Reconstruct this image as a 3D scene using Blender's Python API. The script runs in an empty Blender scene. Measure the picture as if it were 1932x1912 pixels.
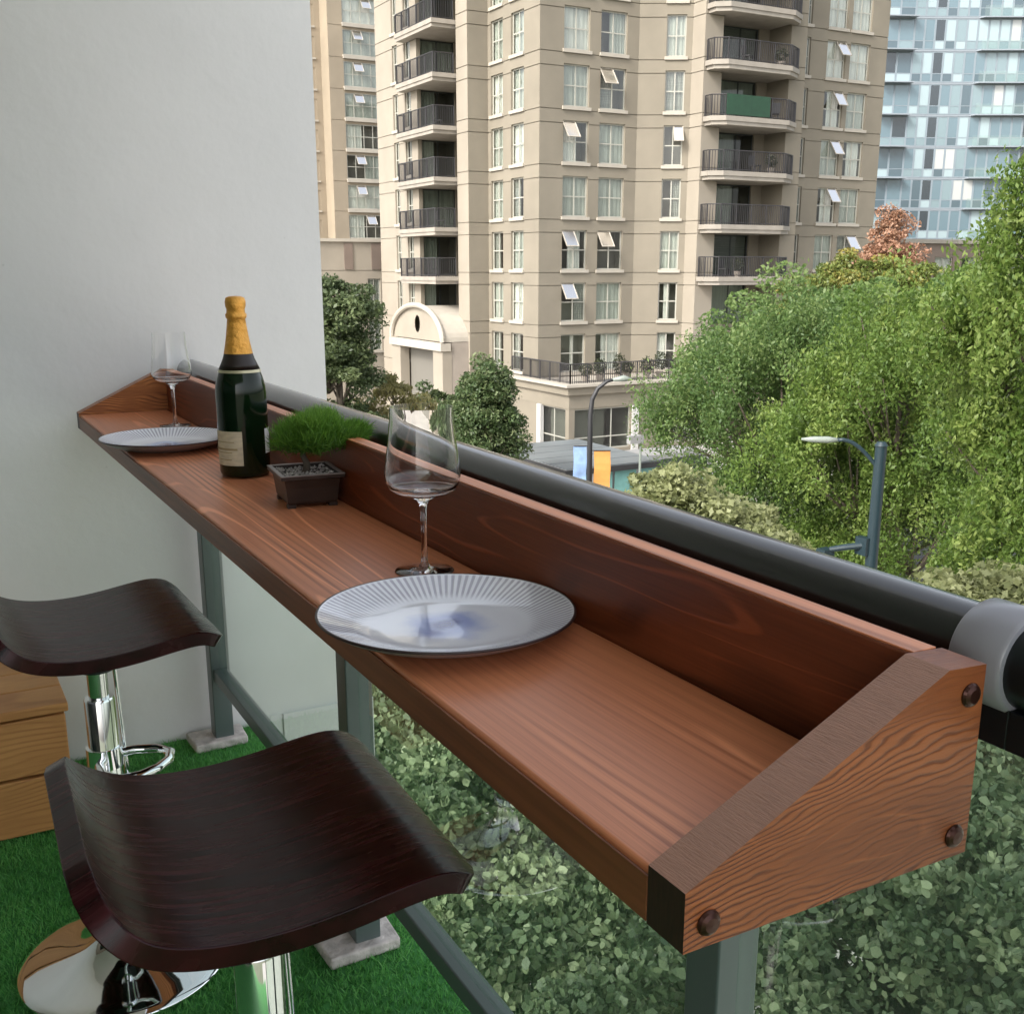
import bpy, math, random
import numpy as np
from mathutils import Vector, Matrix
random.seed(7); rng = np.random.default_rng(7)
scene = bpy.context.scene
COL = scene.collection
R = math.radians

# ------------------------------------------------------------------ camera
cam = bpy.data.cameras.new("camera"); camo = bpy.data.objects.new("camera", cam); COL.objects.link(camo)
camo.location = (0, 0, 0.37)
camo.rotation_euler = (R(90 - 14.60), 0, R(-28.787))
cam.sensor_width = 36; cam.lens = 2050 / 1932 * 36; cam.shift_y = 84 / 1932
cam.clip_start = 0.05; cam.clip_end = 2000
scene.camera = camo
# ------------------------------------------------------------------ light
SUN_EL, SUN_AZ = 40, 252      # azimuth clockwise from +Y: from behind the camera, left
world = bpy.data.worlds.new("World"); scene.world = world; world.use_nodes = True
nt = world.node_tree; nt.nodes.clear()
sky = nt.nodes.new("ShaderNodeTexSky"); sky.sky_type = 'NISHITA'; sky.sun_disc = False
sky.sun_elevation = R(SUN_EL); sky.sun_rotation = R(SUN_AZ); sky.dust_density = 4.0; sky.air_density = 1.0; sky.ozone_density = 1.0
hsv = nt.nodes.new("ShaderNodeHueSaturation"); hsv.inputs['Saturation'].default_value = 0.3
bgn = nt.nodes.new("ShaderNodeBackground"); bgn.inputs[1].default_value = 0.15
wo = nt.nodes.new("ShaderNodeOutputWorld")
nt.links.new(sky.outputs[0], hsv.inputs['Color']); nt.links.new(hsv.outputs[0], bgn.inputs[0]); nt.links.new(bgn.outputs[0], wo.inputs[0])
sl = bpy.data.lights.new("sun", 'SUN'); sl.energy = 1.15; sl.angle = R(14); sl.color = (1.0, 0.95, 0.86)
so = bpy.data.objects.new("sun", sl); COL.objects.link(so)
sd = Vector((math.sin(R(SUN_AZ)) * math.cos(R(SUN_EL)), math.cos(R(SUN_AZ)) * math.cos(R(SUN_EL)), math.sin(R(SUN_EL))))
so.rotation_euler = sd.to_track_quat('Z', 'Y').to_euler()
scene.view_settings.view_transform = 'Standard'; scene.view_settings.look = 'None'
scene.view_settings.exposure = 1.5; scene.view_settings.gamma = 1.0
scene.cycles.max_bounces = 10; scene.cycles.transparent_max_bounces = 16

# ------------------------------------------------------------------ materials
def newmat(name):
    m = bpy.data.materials.new(name); m.use_nodes = True
    return m, m.node_tree, m.node_tree.nodes['Principled BSDF']
def simple(name, col, rough=0.6, metal=0.0, spec=0.5, coat=0.0, var=0.0, vscale=4.0, bump=0.0, bscale=60.0, stretch=(1, 1, 1), trans=0.0):
    m, t, p = newmat(name)
    p.inputs['Base Color'].default_value = (*col, 1); p.inputs['Roughness'].default_value = rough
    p.inputs['Metallic'].default_value = metal; p.inputs['Specular IOR Level'].default_value = spec
    p.inputs['Coat Weight'].default_value = coat; p.inputs['Transmission Weight'].default_value = trans
    tc = t.nodes.new("ShaderNodeTexCoord"); mp = t.nodes.new("ShaderNodeMapping"); mp.inputs['Scale'].default_value = stretch
    t.links.new(tc.outputs['Object'], mp.inputs[0])
    if var > 0:
        n = t.nodes.new("ShaderNodeTexNoise"); n.inputs['Scale'].default_value = vscale; n.inputs['Detail'].default_value = 6
        t.links.new(mp.outputs[0], n.inputs['Vector'])
        r = t.nodes.new("ShaderNodeValToRGB"); r.color_ramp.elements[0].position = .3; r.color_ramp.elements[1].position = .7
        r.color_ramp.elements[0].color = (*[c * (1 - var) for c in col], 1); r.color_ramp.elements[1].color = (*[min(1, c * (1 + var)) for c in col], 1)
        t.links.new(n.outputs[0], r.inputs[0]); t.links.new(r.outputs[0], p.inputs['Base Color'])
    if bump > 0:
        n = t.nodes.new("ShaderNodeTexNoise"); n.inputs['Scale'].default_value = bscale; n.inputs['Detail'].default_value = 5
        t.links.new(mp.outputs[0], n.inputs['Vector'])
        b = t.nodes.new("ShaderNodeBump"); b.inputs['Strength'].default_value = bump; b.inputs['Distance'].default_value = 0.01
        t.links.new(n.outputs[0], b.inputs['Height']); t.links.new(b.outputs[0], p.inputs['Normal'])
    return m
def wood(name, light, dark, stretch, freq=26, rough=0.4, off=(0, 0, 0), nscale=1.0, relief=0.25, coat=0.25, ring=0.5, knots=0.0, fine=(1, 1, 1), lin=(0, 0, 0), mask=(.42, .58), thin=0, tscale=1.0, det=1.5):
    """stained softwood: level lines of a stretched noise are the growth rings"""
    m, t, p = newmat(name); N, L = t.nodes, t.links
    tc = N.new("ShaderNodeTexCoord"); mp = N.new("ShaderNodeMapping")
    mp.inputs['Scale'].default_value = stretch; mp.inputs['Location'].default_value = off
    L.new(tc.outputs['Object'], mp.inputs[0])
    n = N.new("ShaderNodeTexNoise"); n.inputs['Scale'].default_value = nscale; n.inputs['Detail'].default_value = det; n.inputs['Roughness'].default_value = .35 if det < 2 else .48; n.inputs['Distortion'].default_value = .15
    L.new(mp.outputs[0], n.inputs['Vector'])
    mu = N.new("ShaderNodeMath"); mu.operation = 'MULTIPLY'; mu.inputs[1].default_value = freq; L.new(n.outputs[0], mu.inputs[0])
    dt = N.new('ShaderNodeVectorMath'); dt.operation = 'DOT_PRODUCT'; dt.inputs[1].default_value = lin; L.new(tc.outputs['Object'], dt.inputs[0])
    sm = N.new('ShaderNodeMath'); sm.operation = 'ADD'; L.new(mu.outputs[0], sm.inputs[0]); L.new(dt.outputs['Value'], sm.inputs[1])
    fr = N.new("ShaderNodeMath"); fr.operation = 'PINGPONG'; fr.inputs[1].default_value = 0.5; L.new(sm.outputs[0], fr.inputs[0])
    r1 = N.new("ShaderNodeValToRGB"); e = r1.color_ramp.elements
    e[0].position = .0; e[0].color = (1, 1, 1, 1); e[1].position = 1; e[1].color = (0, 0, 0, 1)
    x = e.new(.27); x.color = (.85, .85, .85, 1); x = e.new(.42); x.color = (.12, .12, .12, 1)
    L.new(fr.outputs[0], r1.inputs[0])
    mp2 = N.new("ShaderNodeMapping"); mp2.inputs['Scale'].default_value = fine; L.new(tc.outputs['Object'], mp2.inputs[0])
    f = N.new("ShaderNodeTexNoise"); f.inputs['Scale'].default_value = 1; f.inputs['Detail'].default_value = 5; f.inputs['Roughness'].default_value = .65
    L.new(mp2.outputs[0], f.inputs['Vector'])
    big = N.new("ShaderNodeTexNoise"); big.inputs['Scale'].default_value = .7 * nscale; big.inputs['Detail'].default_value = 2
    L.new(mp.outputs[0], big.inputs['Vector'])
    # combine
    mk_ = N.new("ShaderNodeTexNoise"); mk_.inputs['Scale'].default_value = 1.9 * nscale; mk_.inputs['Detail'].default_value = 1; L.new(mp.outputs[0], mk_.inputs['Vector'])
    mr = N.new("ShaderNodeMapRange"); mr.inputs['From Min'].default_value = mask[0]; mr.inputs['From Max'].default_value = mask[1]; mr.inputs['To Min'].default_value = .12; L.new(mk_.outputs[0], mr.inputs[0])
    cen = N.new("ShaderNodeMath"); cen.operation = 'SUBTRACT'; cen.inputs[1].default_value = .5; L.new(r1.outputs[0], cen.inputs[0])
    mm = N.new("ShaderNodeMath"); mm.operation = 'MULTIPLY'; L.new(cen.outputs[0], mm.inputs[0]); L.new(mr.outputs[0], mm.inputs[1])
    a = N.new("ShaderNodeMath"); a.operation = 'MULTIPLY_ADD'; a.inputs[1].default_value = ring; a.inputs[2].default_value = .5
    L.new(mm.outputs[0], a.inputs[0])
    b = N.new("ShaderNodeMath"); b.operation = 'MULTIPLY_ADD'; b.inputs[1].default_value = .55; L.new(f.outputs[0], b.inputs[0]); 
    s = N.new("ShaderNodeMath"); s.operation = 'SUBTRACT'; s.inputs[1].default_value = .27; L.new(a.outputs[0], s.inputs[0]); L.new(s.outputs[0], b.inputs[2])
    c = N.new("ShaderNodeMath"); c.operation = 'MULTIPLY_ADD'; c.inputs[1].default_value = .7
    s2 = N.new("ShaderNodeMath"); s2.operation = 'SUBTRACT'; s2.inputs[1].default_value = .35
    L.new(b.outputs[0], s2.inputs[0]); L.new(big.outputs[0], c.inputs[0]); L.new(s2.outputs[0], c.inputs[2])
    if thin > 0:
        mt = N.new("ShaderNodeMapping"); mt.inputs['Scale'].default_value = [v * tscale for v in stretch]; mt.inputs['Location'].default_value = (off[0] + 5, off[1] + 2, off[2]); L.new(tc.outputs['Object'], mt.inputs[0])
        tn = N.new("ShaderNodeTexNoise"); tn.inputs['Scale'].default_value = 1; tn.inputs['Detail'].default_value = 2.5; tn.inputs['Roughness'].default_value = .4; L.new(mt.outputs[0], tn.inputs['Vector'])
        tm = N.new("ShaderNodeMath"); tm.operation = 'MULTIPLY'; tm.inputs[1].default_value = 14; L.new(tn.outputs[0], tm.inputs[0])
        tp = N.new("ShaderNodeMath"); tp.operation = 'PINGPONG'; tp.inputs[1].default_value = .5; L.new(tm.outputs[0], tp.inputs[0])
        tr_ = N.new("ShaderNodeMapRange"); tr_.inputs['From Min'].default_value = 0; tr_.inputs['From Max'].default_value = .09; tr_.inputs['To Min'].default_value = thin; tr_.inputs['To Max'].default_value = 0; L.new(tp.outputs[0], tr_.inputs[0])
        tk = N.new("ShaderNodeTexNoise"); tk.inputs['Scale'].default_value = 2.3; L.new(mt.outputs[0], tk.inputs['Vector'])
        tk2 = N.new("ShaderNodeMapRange"); tk2.inputs['From Min'].default_value = .5; tk2.inputs['From Max'].default_value = .62; L.new(tk.outputs[0], tk2.inputs[0])
        tx = N.new("ShaderNodeMath"); tx.operation = 'MULTIPLY_ADD'; L.new(tr_.outputs[0], tx.inputs[0]); L.new(tk2.outputs[0], tx.inputs[1]); L.new(c.outputs[0], tx.inputs[2]); c = tx
    col = N.new("ShaderNodeValToRGB"); e = col.color_ramp.elements
    e[0].position = .15; e[0].color = (*dark, 1); e[1].position = .85; e[1].color = (*light, 1)
    L.new(c.outputs[0], col.inputs[0])
    last = col.outputs[0]
    if knots > 0:
        mk = N.new("ShaderNodeMapping"); mk.inputs['Scale'].default_value = [min(s_, 6) * knots for s_ in stretch]; mk.inputs['Location'].default_value = off
        L.new(tc.outputs['Object'], mk.inputs[0])
        v = N.new("ShaderNodeTexVoronoi"); v.inputs['Scale'].default_value = 1.0; L.new(mk.outputs[0], v.inputs['Vector'])
        kr = N.new("ShaderNodeValToRGB"); kr.color_ramp.elements[0].position = .06; kr.color_ramp.elements[0].color = (.12, .05, .03, 1)
        kr.color_ramp.elements[1].position = .16; kr.color_ramp.elements[1].color = (1, 1, 1, 1)
        L.new(v.outputs['Distance'], kr.inputs[0])
        mx = N.new("ShaderNodeMixRGB"); mx.blend_type = 'MULTIPLY'; mx.inputs[0].default_value = .85
        L.new(last, mx.inputs[1]); L.new(kr.outputs[0], mx.inputs[2]); last = mx.outputs[0]
    L.new(last, p.inputs['Base Color'])
    p.inputs['Roughness'].default_value = rough; p.inputs['Coat Weight'].default_value = coat * .3; p.inputs['Coat Roughness'].default_value = .3; p.inputs['Specular IOR Level'].default_value = .3
    bp = N.new("ShaderNodeBump"); bp.inputs['Strength'].default_value = relief; bp.inputs['Distance'].default_value = .002
    L.new(c.outputs[0], bp.inputs['Height']); L.new(bp.outputs[0], p.inputs['Normal'])
    return m
def thin_glass(name, tint=(.8, .88, .85), ior=1.5, rough=.02, boost=1.0, haze=0):
    m = bpy.data.materials.new(name); m.use_nodes = True; t = m.node_tree; t.nodes.clear(); N, L = t.nodes, t.links
    o = N.new("ShaderNodeOutputMaterial"); mx = N.new("ShaderNodeMixShader"); tr = N.new("ShaderNodeBsdfTransparent"); g = N.new("ShaderNodeBsdfGlossy")
    fr = N.new("ShaderNodeFresnel"); fr.inputs[0].default_value = ior; tr.inputs[0].default_value = (*tint, 1)
    g.inputs['Roughness'].default_value = rough; g.inputs[0].default_value = (1, 1, 1, 1)
    ml = N.new("ShaderNodeMath"); ml.operation = 'MULTIPLY'; ml.inputs[1].default_value = boost; ml.use_clamp = True
    ge = N.new('ShaderNodeNewGeometry'); bf = N.new('ShaderNodeMath'); bf.operation = 'SUBTRACT'; bf.inputs[0].default_value = 1.0; L.new(ge.outputs['Backfacing'], bf.inputs[1])
    m3 = N.new('ShaderNodeMath'); m3.operation = 'MULTIPLY'; L.new(bf.outputs[0], m3.inputs[0]); L.new(ml.outputs[0], m3.inputs[1])
    L.new(fr.outputs[0], ml.inputs[0]); L.new(m3.outputs[0], mx.inputs[0])
    if haze: df = N.new('ShaderNodeBsdfDiffuse'); df.inputs[0].default_value = (.6, .68, .62, 1); dm = N.new('ShaderNodeMixShader'); dm.inputs[0].default_value = haze; L.new(tr.outputs[0], dm.inputs[1]); L.new(df.outputs[0], dm.inputs[2])  # pale diffuse share stands in for sky reflection hazing the glass
    L.new(dm.outputs[0] if haze else tr.outputs[0], mx.inputs[1]); L.new(g.outputs[0], mx.inputs[2]); L.new(mx.outputs[0], o.inputs[0])
    return m
def leafmat(name, c0, c1, c2, transl=.35, rough=.5):
    m, t, p = newmat(name); N, L = t.nodes, t.links
    at = N.new("ShaderNodeAttribute"); at.attribute_name = "tint"
    r = N.new("ShaderNodeValToRGB"); e = r.color_ramp.elements
    e[0].position = 0; e[0].color = (*c0, 1); e[1].position = 1; e[1].color = (*c2, 1); x = e.new(.55); x.color = (*c1, 1)
    L.new(at.outputs['Fac'], r.inputs[0]); L.new(r.outputs[0], p.inputs['Base Color']); p.inputs['Roughness'].default_value = rough
    tl = N.new("ShaderNodeBsdfTranslucent"); L.new(r.outputs[0], tl.inputs[0])
    mx = N.new("ShaderNodeMixShader"); mx.inputs[0].default_value = transl
    L.new(p.outputs[0], mx.inputs[1]); L.new(tl.outputs[0], mx.inputs[2]); L.new(mx.outputs[0], N['Material Output'].inputs[0])
    return m

M = {}
M['stucco'] = simple('beige_stucco', (.212, .186, .143), .85, var=.10, vscale=.5, bump=.25, bscale=6)
M['stucco_pale'] = simple('pale_stucco', (.285, .25, .20), .85, var=.07, vscale=.6)
M['stucco_far'] = simple('sand_stucco', (.29, .24, .175), .85, var=.09, vscale=.4)
M['stucco_brown'] = simple('brown_panel', (.17, .13, .105), .8, var=.1, vscale=.8)
M['cream'] = simple('cream_trim', (.38, .345, .29), .7, var=.06, vscale=2)
M['slab'] = simple('slab_concrete', (.29, .26, .22), .8, var=.12, vscale=1.5)
M['soffit'] = simple('soffit_concrete', (.30, .26, .22), .9, var=.1, vscale=1.0)
M['interior'] = simple('dim_interior', (.15, .14, .12), .9)
M['frame'] = simple('pale_window_frame', (.38, .37, .32), .5)
M['darkframe'] = simple('dark_window_frame', (.03, .035, .035), .4)
M['railmetal'] = simple('black_balustrade', (.035, .033, .035), .5)
M['pane'] = thin_glass('window_glass', (.94, .955, .94), 1.85, .04)
M['pane2'] = thin_glass('door_glass', (.8, .83, .81), 1.55, .03)
M['sashglass'] = thin_glass('open_sash_glass', (.7, .7, .7), 2.6, .12, 4.5)
M['curt_a'] = simple('pale_green_curtain', (.33, .345, .31), .9, var=.15, vscale=3, stretch=(6, 1, .3))
M['curt_b'] = simple('white_curtain', (.52, .52, .48), .9, var=.12, vscale=3, stretch=(6, 1, .3))
M['curt_c'] = simple('grey_blind', (.20, .205, .185), .9, var=.2, vscale=3, stretch=(.3, 1, 8))
M['green_screen'] = simple('green_privacy_screen', (.014, .05, .026), .7, var=.15, vscale=3)
M['render_wall'] = simple('white_rendered_wall', (.80, .795, .78), .75, var=.045, vscale=1.6, bump=.35, bscale=9)
def wallmat():
    m = M['render_wall']; t = m.node_tree; N, L = t.nodes, t.links; p = N['Principled BSDF']
    src = p.inputs['Base Color'].links[0].from_socket
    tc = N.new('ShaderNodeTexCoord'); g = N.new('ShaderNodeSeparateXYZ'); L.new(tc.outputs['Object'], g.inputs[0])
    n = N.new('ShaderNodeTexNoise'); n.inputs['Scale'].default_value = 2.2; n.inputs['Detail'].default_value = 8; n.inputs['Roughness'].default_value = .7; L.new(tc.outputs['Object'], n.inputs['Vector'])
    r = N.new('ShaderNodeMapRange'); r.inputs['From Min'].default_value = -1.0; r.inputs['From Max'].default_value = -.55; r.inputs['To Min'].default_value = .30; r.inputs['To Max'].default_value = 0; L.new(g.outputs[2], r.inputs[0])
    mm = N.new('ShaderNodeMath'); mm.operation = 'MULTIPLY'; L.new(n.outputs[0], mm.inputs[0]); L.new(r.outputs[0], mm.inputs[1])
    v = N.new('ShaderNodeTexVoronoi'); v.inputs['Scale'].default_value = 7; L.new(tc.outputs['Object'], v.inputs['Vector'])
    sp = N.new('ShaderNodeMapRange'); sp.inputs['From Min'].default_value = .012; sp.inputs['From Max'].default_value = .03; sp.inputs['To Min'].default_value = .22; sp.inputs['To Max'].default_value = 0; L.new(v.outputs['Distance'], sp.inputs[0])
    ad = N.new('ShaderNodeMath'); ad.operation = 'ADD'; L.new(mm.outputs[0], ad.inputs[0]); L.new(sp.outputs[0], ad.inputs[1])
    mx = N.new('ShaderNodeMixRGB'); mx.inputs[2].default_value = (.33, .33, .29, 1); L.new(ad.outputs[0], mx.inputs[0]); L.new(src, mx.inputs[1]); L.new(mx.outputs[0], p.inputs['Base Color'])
wallmat()
M['render_panel'] = simple('white_lower_wall', (.70, .71, .69), .7, var=.05, vscale=2, bump=.15, bscale=20)
M['houseglass'] = simple('dark_door_glazing', (.015, .017, .018), .06, spec=.6)
M['ceiling'] = simple('white_soffit', (.62, .62, .60), .8)
M['turfbase'] = simple('turf_backing', (.05, .22, .05), .9, var=.3, vscale=14)
M['concrete'] = simple('grey_concrete', (.36, .34, .31), .85, var=.12, vscale=3, bump=.3, bscale=30)
M['shoe'] = simple('mortar_footing', (.52, .48, .44), .8, var=.3, vscale=30, bump=.8, bscale=45)
M['post'] = simple('grey_green_post_paint', (.085, .11, .105), .32, spec=.6, var=.1, vscale=5)
M['railblack'] = simple('charcoal_handrail', (.010, .011, .011), .3, spec=.35, coat=.8)
M['railblack'].node_tree.nodes['Principled BSDF'].inputs['Coat IOR'].default_value = 1.55
M['collar'] = simple('light_grey_collar', (.30, .30, .33), .3, spec=.6)
M['blackplastic'] = simple('black_fitting', (.008, .011, .013), .35)
M['chrome'] = simple('chrome', (.86, .87, .88), .045, 1.0)
M['gasrod'] = simple('chrome_rod', (.7, .7, .7), .12, 1.0)
M['railglass'] = thin_glass('green_tinted_glass', (.90, .955, .92), 1.5, .0, 1.2, .045)
M['glass_edge'] = simple('glass_edge', (.32, .46, .42), .15, spec=.8)
# bar shelf woods (grain along Y for the long boards, along X for the ends)
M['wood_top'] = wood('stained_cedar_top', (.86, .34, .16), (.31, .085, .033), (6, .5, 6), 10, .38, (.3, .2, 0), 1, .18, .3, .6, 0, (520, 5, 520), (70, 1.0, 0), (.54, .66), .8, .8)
M['wood_back'] = wood('stained_cedar_back', (.25, .062, .021), (.065, .015, .005), (5, .9, 7), 15, .42, (4.3, 1.2, .7), 1, .2, .12, .5, .0, (400, 6, 400), (0, 1, 30), (.46, .6), .8, 1.0)  # back darkened and top lightened: shade and light put into the colours
M['wood_end'] = wood('stained_cedar_end', (.38, .12, .038), (.11, .028, .011), (4, 8, 11), 17, .42, (1.1, .3, 3.6), 1, .5, .15, .62, 0, (26, 200, 460), (-20, 0, 190), (.36, .62), .3, .9, 4)
M['wood_darkend'] = simple('black_brown_end_grain', (.035, .014, .009), .5, var=.3, vscale=1, stretch=(60, 500, 60))
M['wood_endtop'] = simple('end_grain', (.36, .185, .12), .55, var=.1, vscale=1, stretch=(500, 45, 500), bump=.3, bscale=2)
M['wood_far'] = wood('knotty_far_end', (.50, .20, .06), (.14, .04, .02), (8, 10, 14), 8, .45, (2, .3, 1), 1, .3, .2, .6, .0, (14, 200, 300), (10, 0, 80))
M['wood_front'] = simple('dark_front_edge', (.20, .065, .025), .5, var=.3, vscale=1, stretch=(40, 3, 90), coat=.1)
M['bolt'] = simple('bronze_bolt', (.06, .022, .015), .28, .6)
M['pine'] = wood('knotty_pine', (.60, .30, .105), (.36, .15, .05), (3, 5, 10), 5, .45, (0.2, 0, 1), 1, .2, .2, .4, .9, (10, 60, 200), (0, 0, 70))
M['seat'] = None
def seatmat():
    m, t, p = newmat('espresso_plywood'); N, L = t.nodes, t.links
    tc = N.new("ShaderNodeTexCoord"); mp = N.new("ShaderNodeMapping"); mp.inputs['Scale'].default_value = (7, 90, 7); L.new(tc.outputs['Object'], mp.inputs[0])
    n = N.new("ShaderNodeTexNoise"); n.inputs['Scale'].default_value = 1.3; n.inputs['Detail'].default_value = 5; n.inputs['Distortion'].default_value = .6; L.new(mp.outputs[0], n.inputs['Vector'])
    r = N.new("ShaderNodeValToRGB"); e = r.color_ramp.elements; e[0].position = .35; e[0].color = (.004, .0008, .001, 1); e[1].position = .72; e[1].color = (.050, .007, .010, 1)
    L.new(n.outputs[0], r.inputs[0]); L.new(r.outputs[0], p.inputs['Base Color'])
    rr = N.new("ShaderNodeMapRange"); rr.inputs['To Min'].default_value = .16; rr.inputs['To Max'].default_value = .36; L.new(n.outputs[0], rr.inputs[0]); L.new(rr.outputs[0], p.inputs['Roughness'])
    b = N.new("ShaderNodeBump"); b.inputs['Strength'].default_value = .25; b.inputs['Distance'].default_value = .0012; L.new(n.outputs[0], b.inputs['Height']); L.new(b.outputs[0], p.inputs['Normal'])
    p.inputs['Specular IOR Level'].default_value = .22
    p.inputs['Coat Weight'].default_value = .05; p.inputs['Coat Roughness'].default_value = .18
    return m
M['seat'] = seatmat()
M['asphalt'] = simple('asphalt', (.055, .055, .056), .9, var=.2, vscale=1.2, bump=.3, bscale=20)
M['pavement'] = simple('pale_paving', (.36, .34, .31), .9, var=.12, vscale=.8)
M['kerb'] = simple('kerb_stone', (.38, .36, .33), .9, var=.1)
M['paint'] = simple('road_paint', (.75, .75, .72), .7)
M['ground'] = simple('ground_soil', (.11, .12, .07), .95, var=.3, vscale=.4)
M['bark'] = simple('bark', (.10, .08, .06), .9, var=.4, vscale=9, stretch=(1, 1, .3), bump=.6, bscale=20)
M['leaf_big'] = leafmat('leaf_fresh_green', (.05, .105, .03), (.11, .185, .05), (.23, .30, .10), .5)
M['leaf_right'] = leafmat('leaf_yellow_green', (.06, .12, .022), (.135, .215, .04), (.27, .34, .09), .5)
M['leaf_orange'] = leafmat('leaf_autumn_orange', (.20, .13, .07), (.36, .19, .12), (.46, .29, .19))
M['leaf_gold'] = leafmat('leaf_turning_gold', (.07, .11, .025), (.15, .19, .04), (.32, .25, .06))
M['leaf_dark'] = leafmat('leaf_dark_green', (.035, .055, .025), (.085, .12, .045), (.19, .23, .10), .4)
M['leaf_mid'] = leafmat('leaf_mid_green', (.03, .055, .02), (.075, .12, .04), (.17, .20, .09))
M['leaf_pale'] = leafmat('leaf_pale_yellow', (.12, .12, .04), (.26, .24, .09), (.42, .38, .18))
M['leaf_maple'] = leafmat('leaf_maple_light', (.09, .11, .04), (.24, .26, .11), (.42, .44, .23), .5)
M['leaf_low'] = leafmat('leaf_maple_green', (.03, .06, .03), (.13, .18, .09), (.36, .42, .24), .4)
M['leaf_shrub'] = leafmat('leaf_shrub', (.02, .03, .015), (.05, .06, .03), (.10, .11, .05))
M['needle'] = leafmat('pine_needles', (.04, .13, .015), (.16, .34, .04), (.34, .56, .10), .45, .5)
M['blade'] = leafmat('turf_blades', (.06, .22, .05), (.15, .47, .11), (.30, .62, .20), .35, .5)
M['lamp_green'] = simple('blue_green_pole_paint', (.014, .030, .038), .4, spec=.5)
M['lamp_grey'] = simple('dark_grey_pole', (.028, .028, .03), .5)
M['lamp_head'] = simple('pale_lamp_head', (.22, .25, .22), .4)
M['banner_blue'] = simple('blue_banner', (.20, .30, .48), .7, var=.3, vscale=3, stretch=(1, 1, .6))
M['banner_orange'] = simple('orange_banner', (.52, .24, .06), .7, var=.15, vscale=2)
M['teal'] = simple('teal_glazing', (.16, .33, .31), .15, spec=.7, var=.1)
M['canopyglass'] = simple('grey_canopy_sheet', (.16, .18, .19), .35, var=.15, vscale=.6)
M['white'] = simple('white_paint', (.28, .28, .275), .5)
M['whitepost'] = simple('white_stucco_column', (.5, .49, .47), .8)
M['tyre'] = simple('rubber', (.02, .02, .02), .8)
M['foil'] = simple('gold_foil', (.82, .40, .07), .38, .45, var=.12, vscale=40, bump=.5, bscale=90)
M['bottleglass'] = simple('dark_green_bottle_glass', (.003, .012, .004), .1, spec=.4)
M['collarblack'] = simple('black_neck_foil', (.02, .012, .01), .45)
M['goldline'] = simple('gold_band', (.55, .50, .33), .35, .5)
M['label'] = simple('cream_label', (.60, .53, .38), .7, var=.14, vscale=60, stretch=(1, 1, 3))
M['labelwhite'] = simple('white_back_label', (.80, .80, .76), .6)
M['print'] = simple('label_print', (.33, .26, .13), .7)
M['pot'] = simple('brown_glazed_pot', (.030, .017, .012), .4, spec=.3, coat=.1, var=.3, vscale=30)
M['potrim'] = simple('worn_pot_rim', (.20, .16, .14), .3, var=.2, vscale=40)
M['soil'] = simple('dark_soil', (.04, .03, .022), .95, var=.3, vscale=90)
M['gravel'] = simple('pale_gravel', (.42, .38, .35), .6, var=.4, vscale=60)
M['plate_under'] = simple('stoneware_underside', (.30, .27, .28), .4)
M['plate_rim'] = simple('dark_rim_line', (.035, .02, .02), .35)
M['crystal'] = None
m, t, p = newmat('crystal'); p.inputs['Base Color'].default_value = (1, 1, 1, 1); p.inputs['Roughness'].default_value = 0.0; p.inputs['IOR'].default_value = 1.45; p.inputs['Transmission Weight'].default_value = 1.0
M['crystal'] = m
M['bowlglass'] = thin_glass('wine_glass_bowl', (.965, .965, .965), 1.36, .01, 1.25)
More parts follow.
